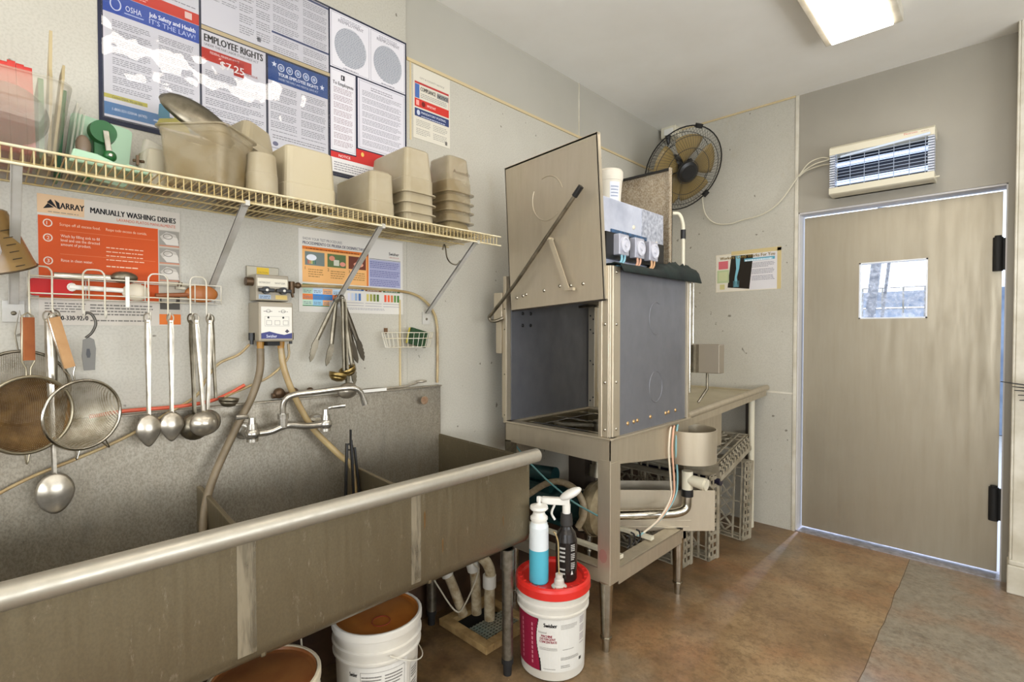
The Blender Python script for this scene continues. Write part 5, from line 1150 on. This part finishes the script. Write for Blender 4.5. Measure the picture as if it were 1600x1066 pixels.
hose('thin_tube', [(.36, 1.30, .485), (.34, 1.36, .42), (.30, 1.44, .33), (.26, 1.50, .26), (.20, 1.47, .10), (.17, 1.44, .08), (.14, 1.36, .22), (.10, 1.28, .38)], .0035, mat('off_white_tube', 'cdc6b2', .4), 'thin white tube hanging around the drain pipes under the sink', 'tube')
hose('white_wire', [(.30, .72, .485), (.28, .70, .40), (.30, .70, .25), (.36, .70, .10), (.45, .72, .02)], .003, mat('off_white_tube', 'cdc6b2', .4), 'thin white cable dropping behind the two buckets under the sink', 'cable')
# ------------------------------------------------------------------ dishwasher
DX0, DX1, DY0, DY1 = .172, .775, 1.76, 2.455
t = thing('dishwasher', 'tall stainless steel pass-through dishwasher with its doors raised', 'dishwasher', ((DX0+DX1)/2, (DY0+DY1)/2, 0))
# tank and apron
g = G()
def quadbox(g, p, th, m=0):
    """planar quad with thickness th along its normal"""
    p = [V(a) for a in p]; n_ = (p[1]-p[0]).cross(p[3]-p[0]).normalized()*th
    g.add(p+[a-n_ for a in p], [(0, 1, 2, 3), (7, 6, 5, 4), (0, 4, 5, 1), (1, 5, 6, 2), (2, 6, 7, 3), (3, 7, 4, 0)], m)
quadbox(g, [(DX0, DY0, .795), (DX1, DY0, .785), (DX1, DY0, .888), (DX0, DY0, .893)], .004)
quadbox(g, [(DX1, DY0, .785), (DX1, DY1+.02, .695), (DX1, DY1+.02, .885), (DX1, DY0, .888)], .004)
quadbox(g, [(DX0, DY1, .72), (DX0, DY0, .72), (DX0, DY0, .893), (DX0, DY1, .893)], .004)
g.build('apron', S_dish, t)
g = G()
g.box(DX0, DX1+.008, DY0-.006, DY0+.045, .884, .893); g.box(DX1-.03, DX1+.012, DY0, DY1+.03, .884, .893); g.box(DX0, DX0+.035, DY0, DY1, .884, .893); g.box(DX0, DX1, DY1-.03, DY1+.01, .884, .893)
g.build('rim_flange', S_dish, t, bevel=.002)
g = G(); g.box(DX0+.01, DX1-.01, DY0+.01, DY1-.01, .79, .795); g.box(DX0+.03, DX1-.04, DY0+.04, DY0+.05, .84, .885); g.box(DX0+.03, DX0+.04, DY0+.04, DY1-.04, .80, .885); g.box(DX1-.05, DX1-.04, DY0+.04, DY1-.04, .80, .885); g.box(DX0+.03, DX1-.04, DY1-.06, DY1-.05, .80, .885)
g.build('tank', S_sink, t)
for y in (DY0+.12, DY0+.34, DY0+.55):
    g = G(); g.bar((DX0+.04, y, .878), (DX1-.05, y, .878), .022, .005, (0, 0, 1)); g.build('rack_rail', S_bright, t)
for x in (DX0+.12, DX1-.15):
    g = G(); g.bar((x, DY0+.05, .873), (x, DY1-.05, .873), .016, .006, (0, 0, 1)); g.build('rack_rail', S_bright, t)
g = G(); T = M.Translation(((DX0+DX1)/2, 2.12, .855)) @ M.Rotation(.6, 4, 'Z'); g.box(-.22, .22, -.018, .018, 0, .014, T=T); g.cyl(T @ V((0, 0, -.04)), T @ V((0, 0, .03)), .03, n=18); g.build('wash_arm', S_tarn, t)
# frame posts
g = G(); g.box(.716, .7185+.016, DY0-.002, DY0+.03, .893, 1.60); g.box(.7345, .764, DY0+.002, DY0+.012, .893, 1.60); g.box(.764, .7705, DY0+.004, DY0+.08, .893, 1.60); g.box(.757, .774, DY0+.02, DY0+.034, .893, 1.60)
g.build('front_post', S_dish, t, bevel=.003)
bolts(t, [(.746, DY0+.002, z) for z in (.925, 1.12, 1.36, 1.575)], (0, -1, 0), .007)
bolts(t, [(.7705, DY0+.05, z) for z in (.925, 1.12, 1.36, 1.575)], (1, 0, 0), .007)
g = G(); g.box(.157, .178, DY0, DY0+.045, .88, 1.60); g.box(.128, .150, DY0+.02, DY0+.032, .90, 1.50); g.build('wall_post', S_dish, t, bevel=.002)
bolts(t, [(.167, DY0, z) for z in (.92, 1.12, 1.34, 1.44)], (0, -1, 0), .004, S_tarn)
g = G(); g.box(.19, .235, DY1-.03, DY1, .893, 1.60); g.build('rear_post', S_dish, t, bevel=.002)
bolts(t, [(.205, DY1-.03, z) for z in (.93, 1.16, 1.34, 1.42)], (0, -1, 0), .005, M_black); bolts(t, [(.225, DY1-.03, z) for z in (.95, 1.14, 1.32, 1.40)], (0, -1, 0), .005, M_black)
g = G(); g.box(.755, .78, DY1-.005, DY1+.018, .88, 1.595); g.build('rear_post', S_dish, t, bevel=.002)
# panels
g = G(); g.box(.762, .7675, DY0+.068, DY1, .893, 1.59); pn = g.build('side_panel', S_blue, t)
def dent(parent, o, u, v, rx_, rz_, m, a0=0, a1=2*PI, r=.0022):
    g = G(); k = 30
    g.tube([V(o)+V(u)*rx_*math.cos(a0+(a1-a0)*i/k)+V(v)*rz_*math.sin(a0+(a1-a0)*i/k) for i in range(k+1)], r, n=6); g.build('pressed_ring', m, parent)
dent(pn, (.7665, 2.15, 1.39), (0, 1, 0), (0, 0, 1), .063, .075, S_blue, PI*.35, PI*1.55, .0032); dent(pn, (.7665, 2.15, 1.075), (0, 1, 0), (0, 0, 1), .06, .072, S_blue, 0, 2*PI, .0032)
M_gold = mat('brassy_bolt', 'c2a070', .3, .9)
bolts(pn, [(.7675, y, z) for y, z in ((1.905, .935), (1.955, .937), (1.985, .938), (2.10, .94), (2.245, .94), (2.275, .942), (2.345, .943))], (1, 0, 0), .009, M_gold)
g = G(); g.box(.180, .186, DY0+.03, DY1-.02, .893, 1.49); ip = g.build('inner_panel', S_dark, t)
bolts(ip, [(.186, y, z) for y in (1.87, 1.93) for z in (1.36, 1.42)], (1, 0, 0), .009, M_black)
# hood roof between the doors
g = G(); g.box(DX0, .765, DY0+.02, DY1, 1.50, 1.60); g.box(.5, .7, DY0+.05, DY1-.1, 1.46, 1.50); g.build('hood_roof', mat('hood_dark_steel', '4d463b', .5, .6, c2='8a8070', scale=25), t)
g = G(); g.box(-.2, .2, -.016, .016, 0, .012, T=M.Translation((.47, 2.12, 1.455)) @ M.Rotation(-.5, 4, 'Z')); g.cyl((.47, 2.12, 1.45), (.47, 2.12, 1.5), .025, n=16); g.build('upper_wash_arm', S_tarn, t)
# raised near door, hanging slightly askew
Td = M.Translation((.758, 1.742, 1.472)) @ M.Rotation(math.radians(-3.3), 4, 'Y')
g = G(); g.box(-.535, 0, 0, .006, -.01, .675, T=Td); g.box(-.008, 0, 0, .022, -.01, .677, T=Td); g.box(-.535, -.528, 0, .022, -.01, .675, T=Td); g.box(-.535, 0, 0, .018, .665, .676, T=Td)
nd = g.build('near_door', S_dish, t, bevel=.0015)
o_ = Td @ V((-.278, -.0005, .468)); dent(nd, o_, (1, 0, 0), (0, 0, 1), .088, .098, S_dish, PI*.1, PI*.62, .003); dent(nd, o_, (1, 0, 0), (0, 0, 1), .088, .098, S_dish, PI*.85, PI*1.75, .003)
bolts(nd, [Td @ V((x, 0, z)) for x, z in ((-.49, .045), (-.45, .050), (-.43, .055), (-.32, .060), (-.17, .065), (-.105, .065), (-.23, .07))], (0, -1, 0), .008)
g = G(); g.box(-.53, -.003, .004, .012, -.016, -.006, T=Td); g.build('door_seal', mat('dirty_seal', '2b241c', .8), nd)
# far door with a limescaled inner face
g = G(); g.box(.19, .70, 2.43, 2.437, 1.60, 2.158); g.box(.692, .70, 2.41, 2.437, 1.60, 2.16)
fd = g.build('far_door', S_stain, t, bevel=.001)
g = G(); g.box(.192, .698, 2.415, 2.43, 2.15, 2.16); g.build('door_edge', M_black, fd)
for x in (.78,):
    g = G(); g.tube([(.705, 2.43, 1.93), (.73, 2.45, 1.925), (.745, 2.46, 1.88), (.748, 2.46, 1.80), (.748, 2.46, 1.55)], .009, k=6, n=10); hd = g.build('far_handle', M_cream, t); g = G(); g.cyl((.748, 2.46, 1.845), (.748, 2.46, 1.80), .013, n=14); g.build('handle_grip', M_black, hd)
g = G(); g.cyl((.775, 2.478, 1.58), (.775, 2.478, 1.02), .010, n=12); g.cyl((.79, 2.49, 1.60), (.79, 2.49, 1.27), .004, n=8); g.build('guide_rod', S_bright, t)
# lift handle on the near side
g = G(); g.tube([(.650, 1.70, 1.905), (.49, 1.70, 1.745), (.30, 1.70, 1.555), (.150, 1.70, 1.425), (.122, 1.70, 1.400), (.128, 1.705, 1.384), (.150, 1.715, 1.380), (.178, 1.74, 1.395)], .0085, k=4, n=10)
lh = g.build('lift_handle', S_tarn, t)
g = G(); g.cyl((.635, 1.70, 1.89), (.670, 1.70, 1.925), .0125, n=14); g.build('handle_grip', M_black, lh)
g = G(); g.bar((.497, 1.712, 1.73), (.585, 1.718, 1.51), .022, .005, (0, 1, 0)); g.cyl((.49, 1.70, 1.735), (.49, 1.735, 1.735), .008, n=10); g.box(.575, .62, 1.71, 1.728, 1.503, 1.515); g.build('link_bar', mat('pale_link_steel', 'c8bda6', .35, .6), lh)
g = G(); g.box(.095, .135, 1.77, 1.80, 1.22, 1.52); g.box(.10, .155, 1.75, 1.79, 1.38, 1.52); g.build('counterweight_guide', S_dish, t, bevel=.003)
# control box
g = G(); g.box(.40, .70, 1.80, 2.345, 1.60, 1.905); g.build('control_box', mat('brushed_bluish_steel', 'dfe3f0', .3, .35, c2='b4bacb', scale=6), t, bevel=.004)
g = G(); g.box(.7005, .702, 2.13, 2.335, 1.66, 1.90); g.build('speckled_plate', mat('speckled_plate', 'd0d3dc', .35, .3, c2='8e93a2', scale=60), t)
g = G(); g.box(.70, .706, 1.87, 2.17, 1.752, 1.772); g.build('blue_strip', mat('blue_strip', '3f6288', .4, c2='20262e', scale=40), t)
bolts(t, [(.70, 2.06, 1.805), (.70, 2.27, 1.758)], (1, 0, 0), .010, M_cream, 'knob'); bolts(t, [(.705, 2.315, 1.69)], (1, 0, 0), .014, M_black, 'knob')
g = G(); g.box(.70, .725, 1.80, 2.30, 1.64, 1.75); g.build('pump_recess', M_black, t)
M_pg = mat('pump_grey', 'b6b6c0', .3, .3); 
for y, tc in ((1.895, '7fb0bd'), (2.025, 'c99a80'), (2.15, 'c49a72')):
    g = G(); g.box(.715, .755, y-.038, y+.038, 1.655, 1.745); p_ = g.build('dosing_pump', M_pg, t, bevel=.004)
    g = G(); g.lathe([(.034, 0), (.034, .008), (.026, .010), (.024, .005), (.012, .006), (.010, .012), (0, .012)], frame_z((.755, y, 1.70), (1, 0, 0)), 0, 24); g.build('pump_cover', mat('pump_cover', 'd3d3dc', .2, alpha=.9), p_)
    g = G()
    for s_ in (-1, 1): g.tube([(.748, y+s_*.014, 1.66), (.752, y+s_*.010-.010, 1.63), (.742, y-.035+s_*.008, 1.605), (.725, y-.045+s_*.006, 1.60)], .0055, k=4, n=8)
    g.build('dosing_tube', mat('tube_'+tc, tc, .4), p_)
# legs, lower shelf
g = G(); g.box(.715, DX1+.002, DY0-.001, DY0+.004, .285, .80); g.box(DX1-.002, DX1+.002, DY0, DY0+.075, .285, .79); g.build('corner_post', S_dish, t, bevel=.002)
g = G(); g.ball((.742, DY0-.001, .40), .022, sc=(.9, .05, 1.3)); g.build('pink_smear', mat('pink_smear', 'b06a68', .5, alpha=.3), t)
g = G(); g.box(.735, .775, DY1-.03, DY1, .28, .80); g.build('rear_corner_post', S_tarn, t)
g = G(); g.box(.17, .21, DY0, DY0+.04, .28, .80); g.box(.17, .21, DY1-.04, DY1, .28, .80); g.build('wall_side_post', S_tarn, t)
g = G(); g.box(.17, .72, DY0, DY0+.006, .283, .345); g.box(.17, .72, DY0, DY0+.06, .340, .346); g.box(DX1-.006, DX1, DY0+.07, DY1, .268, .338); g.box(DX1-.065, DX1, DY0+.07, DY1, .334, .340); g.box(.17, .235, DY0, DY1, .334, .340); g.box(.17, DX1, DY1-.06, DY1, .334, .34)
g.build('lower_frame', S_dish, t, bevel=.001)
for y in (1.90, 2.17): 
    g = G(); g.box(.17, DX1-.03, y-.014, y+.014, .345, .362); g.build('shelf_bar', M_cream, t, bevel=.002)
for x, y in ((.748, 1.775), (.748, 2.42), (.2, 1.79), (.2, 2.42)):
    g = G(); g.cyl((x, y, .29), (x, y, .055), .029, .021, n=20); g.cyl((x, y, .062), (x, y, .055), .025, n=20); g.cyl((x, y, .055), (x, y, 0), .017, .015, n=16); g.build('leg', S_bright, t)
# pump, motor and hoses below the tank
M_vol = mat('pump_casing', 'a8997a', .4, .5, c2='7f6e50', scale=20)
pc = V((.485, 2.09, .455))
g = G(); g.lathe([(0, -.045), (.09, -.045), (.125, -.03), (.13, 0), (.125, .03), (.09, .045), (0, .045)], frame_z(pc, (1, .1, 0)), 0, 32); g.lathe([(.134, -.006), (.137, -.006), (.137, .006), (.134, .006)], frame_z(pc, (1, .1, 0)), 0, 32); g.build('wash_pump', M_vol, t)
g = G(); g.cyl((.15, 2.06, .44), (.42, 2.09, .45), .082, n=26); g.cyl((.10, 2.05, .44), (.15, 2.06, .44), .07, n=26); g.box(.2, .36, 2.0, 2.12, .345, .37); g.build('pump_motor', M_teal, t)
g = G(); g.cyl((.06, 2.02, .575), (.26, 2.04, .585), .040, n=22); g.cyl((.045, 2.02, .575), (.06, 2.02, .575), .030, n=18); g.box(.05, .26, 1.99, 2.06, .50, .54); g.build('capacitor_housing', M_teal, t, bevel=.002)
g = G(); g.tube([(.47, 2.14, .78), (.47, 2.13, .70), (.47, 2.11, .60)], .035, n=16); g.cyl((.47, 2.13, .66), (.47, 2.12, .60), .048, n=18)
for z in (.71, .725, .74): g.tube([(.47+.040*math.cos(a), 2.13+.040*math.sin(a), z) for a in [2*PI*k/18 for k in range(18)]], .004, n=5, closed=True)
g.build('suction_pipe', S_tarn, t)
g = G(); g.tube([(.12, 1.90, .44), (.19, 1.92, .50), (.28, 1.94, .565), (.36, 1.95, .59), (.45, 1.95, .575), (.50, 1.95, .52), (.505, 1.95, .46), (.48, 1.94, .40)], .016, k=6, n=12); g.build('drain_hose', mat('ribbed_tan_hose', '9c8d74', .5, c2='857658', scale=60), t)
g = G(); g.tube([(.17, 1.80, .80), (.24, 1.82, .72), (.34, 1.84, .64), (.44, 1.85, .585), (.52, 1.86, .545), (.62, 1.90, .50), (.70, 1.94, .46)], .0045, k=5, n=7); g.build('teal_tube', mat('teal_tube', '5f8d8c', .35), t)
g = G(); g.box(.30, .40, 2.10, 2.2, .30, .72); g.build('dark_duct', mat('dark_brown_metal', '332a20', .6), t)
g = G()
for x in (.18, .37): g.tube([(x, 2.30, .80), (x, 2.31, .6), (x+.03, 2.32, .40)], .006, k=4, n=6)
g.tube([(.36, 2.2, .80), (.42, 2.2, .70), (.37, 2.2, .62)], .005, k=4, n=6); g.build('cable', M_black, t)
# diagonal scrap trough
rt3 = V((math.cos(YAW), math.sin(YAW), 0)); nf = V((math.sin(YAW), -math.cos(YAW), 0))
A = V((.395, 2.06, .325))
T = axes(A, rt3, V((0, 0, 1)), nf)
g = G(); L_ = .685
g.prism([(0, 0), (L_, -.0), (L_, .205), (0, .21)], T, .004); g.prism([(0, 0), (L_, 0), (L_, .205), (0, .21)], axes(A-nf*.16, rt3, V((0, 0, 1)), nf), .004)
g.box(0, L_, 0, .004, -.16, .0, T=T); g.box(L_-.004, L_, 0, .205, -.16, 0, T=T); g.box(-.004, 0, 0, .2, -.16, 0, T=T)
g.box(0, L_-.12, .050, .056, .004, .008, T=T); g.box(0, L_-.13, .02, .024, .004, .010, T=T)
g.build('scrap_trough', S_dish, t, bevel=.001)
# round cup and drain piping
g = G(); T = M.Translation((.80, 2.435, 0)); g.lathe([(.126, .688), (.128, .688), (.128, .848), (.124, .848), (.124, .70), (0, .70)], T, 0, 36); g.lathe([(0, .688), (.128, .688)], T, 0, 36); g.build('strainer_cup', S_dish, t)
pe = V((.803, 2.41, .52))
g = G(); g.tube([(.53, 2.06, .435), (.70, 2.25, .435), (.775, 2.345, .437), (.803, 2.39, .455), (.806, 2.40, .50), (.806, 2.40, .53)], .022, k=5, n=16); g.build('drain_pipe', S_bright, t)
g = G(); g.cyl((.806, 2.40, .515), (.806, 2.40, .55), .029, n=18); g.build('rubber_coupling', M_black, t)
g = G(); g.cyl((.806, 2.40, .55), (.806, 2.40, .64), .027, n=18); g.cyl((.806, 2.40, .60), (.895, 2.40, .59), .024, .031, n=18); g.cyl((.895, 2.40, .59), (.905, 2.40, .589), .028, n=18); g.build('valve_body', M_cream, t)
for tcn, dy, c in (('cream', 0, 'd8cbb4'), ('peach', .035, 'd9a98c'), ('teal', .072, '7fa9ab')):
    g = G(); y = 2.235+dy
    g.tube([(.765, y+.045, .845), (.782, y+.035, .872), (.79, y+.01, .85), (.79, y, .76), (.79, y+.02, .62), (.785, y+.03-.3*dy, .53), (.775, y-.06-.5*dy, .455), (.77, y-.20-dy, .425), (.765, 1.99, .425)], .005, k=6, n=7)
    g.build('supply_tube', mat('tube_'+c, c, .4), t)
g = G()
for y in (1.88, 1.92, 1.965): g.tube([(.777, y, .462), (.785, y+.012, .452), (.785, y+.018, .42), (.777, y+.010, .405)], .004, k=4, n=6)
g.build('cable_clip', M_black, t)
# switch box with a rod
G().box(.778, .905, 2.535, 2.60, 1.118, 1.265).build('switch_box', mat('grey_box_enamel', '8b8170', .45, .3), t, bevel=.004)
G().box(.772, .80, 2.50, 2.545, 1.12, 1.262).build('switch_bracket', S_tarn, t)
g = G(); g.tube([(.83, 2.57, 1.12), (.83, 2.57, 1.035), (.80, 2.53, .965)], .007, n=8); g.build('switch_rod', S_tarn, t)
# things on top
t = thing('lidded_tub', 'small white plastic container on top of the dishwasher behind the raised door', 'container', (.53, 2.12, 1.905))
g = G(); g.lathe([(0, 0), (.05, 0), (.062, .15), (.064, .152), (.066, .17), (.066, .195), (.060, .205), (0, .205)], M.Translation((.53, 2.12, 1.905)), 0, 28); g.build('body', mat('off_white_tub', 'ddd6c6', .4), t)
s = Sheet((0, 0, 0), (1, 0, 0), (0, 0, 1))
wrap_label(t, M.Translation((.53, 2.12, 1.905)), .0608, .053, .03, .14, -.95, -.1, lambda s: s.lines(.1, .1, .9, .9, 6, '9aa3b8', 1), 'label', 'dfe2ea')
g = G(); R_ = random.Random(3); vs = []; nx, ny = 10, 26
for i in range(nx+1):
    for j in range(ny+1):
        x = .66+.15*i/nx; y = 1.80+.74*j/ny; env = math.sin(PI*min(1, max(0, i/nx)))**.6; hgt = (.014 if j/ny < .5 else .035+.03*math.sin((j/ny-.5)*2*PI*.8))
        z = 1.601+hgt*env*(.7+.5*R_.random()); 
        if i == nx: z = 1.575-.0*R_.random()
        vs.append((x, y, z))
g.add(vs, [(i*(ny+1)+j, i*(ny+1)+j+1, (i+1)*(ny+1)+j+1, (i+1)*(ny+1)+j) for i in range(nx) for j in range(ny)], 0, True)
o = g.single('dark_cloth', M_dkgreen, 'crumpled dark green cloth draped along the top of the grey dishwasher panel', 'cloth', solid=.004)

# ------------------------------------------------------------------ clean dish table beyond
t = thing('dish_table', 'stainless dish table running from the dishwasher to the back wall', 'table', (.4, 3.1, 0))
ya, yb = 2.475, 3.685
def zt(y): return .872+(y-ya)*.035
g = G(); quadbox(g, [(.01, ya, zt(ya)), (.75, ya, zt(ya)), (.75, yb, zt(yb)), (.01, yb, zt(yb))], .004); g.box(.01, .75, yb, yb+.006, zt(yb)-.03, zt(yb)+.012); g.box(.004, .012, ya, yb, zt(ya), zt(ya)+.06)
g.build('tabletop', mat('table_steel_cream', 'c9bea3', .35, .35, c2='b5a888', scale=6), t)
g = G(); g.tube([(.765, ya, .900), (.766, 3.1, .925), (.767, yb, .948)], .019, n=14); g.ball((.767, yb, .948), .019); quadbox(g, [(.772, ya, .845), (.772, yb-.02, .895), (.772, yb-.02, .95), (.772, ya, .90)], .004)
g.build('rolled_rim', S_dish, t)
g = G(); g.box(.05, .70, ya+.01, 3.04, .655, .659); quadbox(g, [(.71, ya+.01, .65), (.71, 3.06, .65), (.71, 3.06, .90), (.71, ya+.01, .86)], .004); quadbox(g, [(.05, 3.06, .65), (.71, 3.06, .65), (.71, 3.06, .88), (.05, 3.06, .88)], .004)
g.build('scrap_sink', S_dish, t)
for x, y in ((.70, 3.60), (.08, 3.60)):
    g = G(); g.cyl((x, y, 0), (x, y, .885), .02, n=16); g.build('leg', M_cream, t)
g = G(); g.box(.64, .66, 3.66, 3.70, .0, .88); g.build('dark_channel', mat('dark_brown_metal', '332a20', .6), t)

# ------------------------------------------------------------------ dish racks
M_rack = mat('grey_brown_rack_plastic', 'a39a86', .5, c2='857b66', scale=15); M_rackd = mat('brown_rack_plastic', '7d725e', .5, c2='5f5543', scale=15)
def rack(label, m):
    """half metre square dish rack, base lattice in the xz plane at y=0, walls reaching back to +y"""
    t = thing('dish_rack', label, 'dish rack', (0, 0, 0))
    W2, D_ = .25, .10
    g = G()
    for z0_, z1_ in ((0, .03), (.47, .5)): g.box(-W2, W2, 0, D_, z0_, z0_+.006) if z0_ == 0 else g.box(-W2, W2, 0, D_, .494, .5)
    for s_ in (-1, 1):
        x0_, x1_ = (W2-.006, W2) if s_ > 0 else (-W2, -W2+.006)
        for a, b_ in ((0, .018), (.04, .052), (.088, D_)): g.box(x0_, x1_, a, b_, 0, .5)
        for k in range(11): g.box(x0_, x1_, 0, D_, .006+k*.046, .026+k*.046)
        g.box(x0_+s_*.004, x1_+s_*.006, .078, D_+.004, .0, .5)
    g.box(-W2, W2, D_-.012, D_+.004, .0, .012); g.box(-W2, W2, D_-.012, D_+.004, .488, .5)
    g.build('frame', m, t, bevel=.001)
    g = G()
    for k in range(9): g.box(-W2+.006, W2-.006, .002, .008, .022+k*.054, .028+k*.054) if k in (0, 1, 4, 7, 8) else None
    for x in (-.23, -.18, -.09, 0, .09, .18, .23): g.box(x-.005, x+.005, .001, .010, .006, .494)
    for k in range(-4, 5):
        for s_ in (1, -1):
            c = k*.085; p0 = []; 
            for xx in (-.18, .18):
                p0.append((xx, s_*xx+c+.25))
            a, b_ = V((p0[0][0], .006, p0[0][1])), V((p0[1][0], .006, p0[1][1]))
            d = b_-a; ts = []
            for lim in (.04, .46):
                ts.append((lim-a.z)/d.z)
            t0, t1 = max(0, min(ts)), min(1, max(ts))
            if t1-t0 > .05: g.bar(a+d*t0, a+d*t1, .010, .008, (0, 1, 0))
    g.build('lattice', m, t)
    return t
r0 = rack('dish rack standing on edge nearest the dishwasher legs', M_rack)
r0.location = (.472, 2.90, 0.002); r0.rotation_euler = (0, 0, -.12)
r1 = copy_thing(r0, (.505, 3.33, .002), (-.05, 0, -.10), 'dish rack standing on edge further back, by the back wall under the dish table')
r2 = thing('dish_rack', 'dish rack with a dark bar tilted on top of the standing racks under the table', 'dish rack', (0, 0, 0))
for c in kids(r0): k_ = c.copy(); COL.objects.link(k_); k_.parent = r2
g = G(); g.cyl((-.25, .11, .012), (.25, .11, .012), .026, n=18); g.build('dark_bar', mat('dark_purple_plastic', '1d1a2e', .35), r2)
r2.location = (.50, 2.93, .56); r2.rotation_euler = (PI/2+.0+.0, 0, 0); r2.rotation_euler = (math.radians(-78), 0, -.0)
r3 = copy_thing(r0, (.40, 2.70, .002), (0, 0, -.05), 'dish rack standing behind the diagonal trough, seen between the dishwasher frame bars')

# ------------------------------------------------------------------ small black prongs at the right edge
t = thing('wire_prongs', 'black wire prongs poking into the picture from the right edge', 'rack', (2.10, 3.57, 1.05))
for k, (dz, x0_) in enumerate(((.03, 1.915), (.012, 1.955), (-.002, 1.962), (-.02, 1.975), (-.04, 1.98))):
    g = G(); g.tube([(2.12, 3.45, 1.04+dz*.6), (x0_+.06, 3.40, 1.05+dz), (x0_, 3.36, 1.055+dz*1.2)], (.004, .002), k=4, n=6); g.build('prong', M_black, t)
g = G(); g.box(2.11, 2.13, 3.43, 3.60, .98, 1.10); g.build('holder', M_black, t)
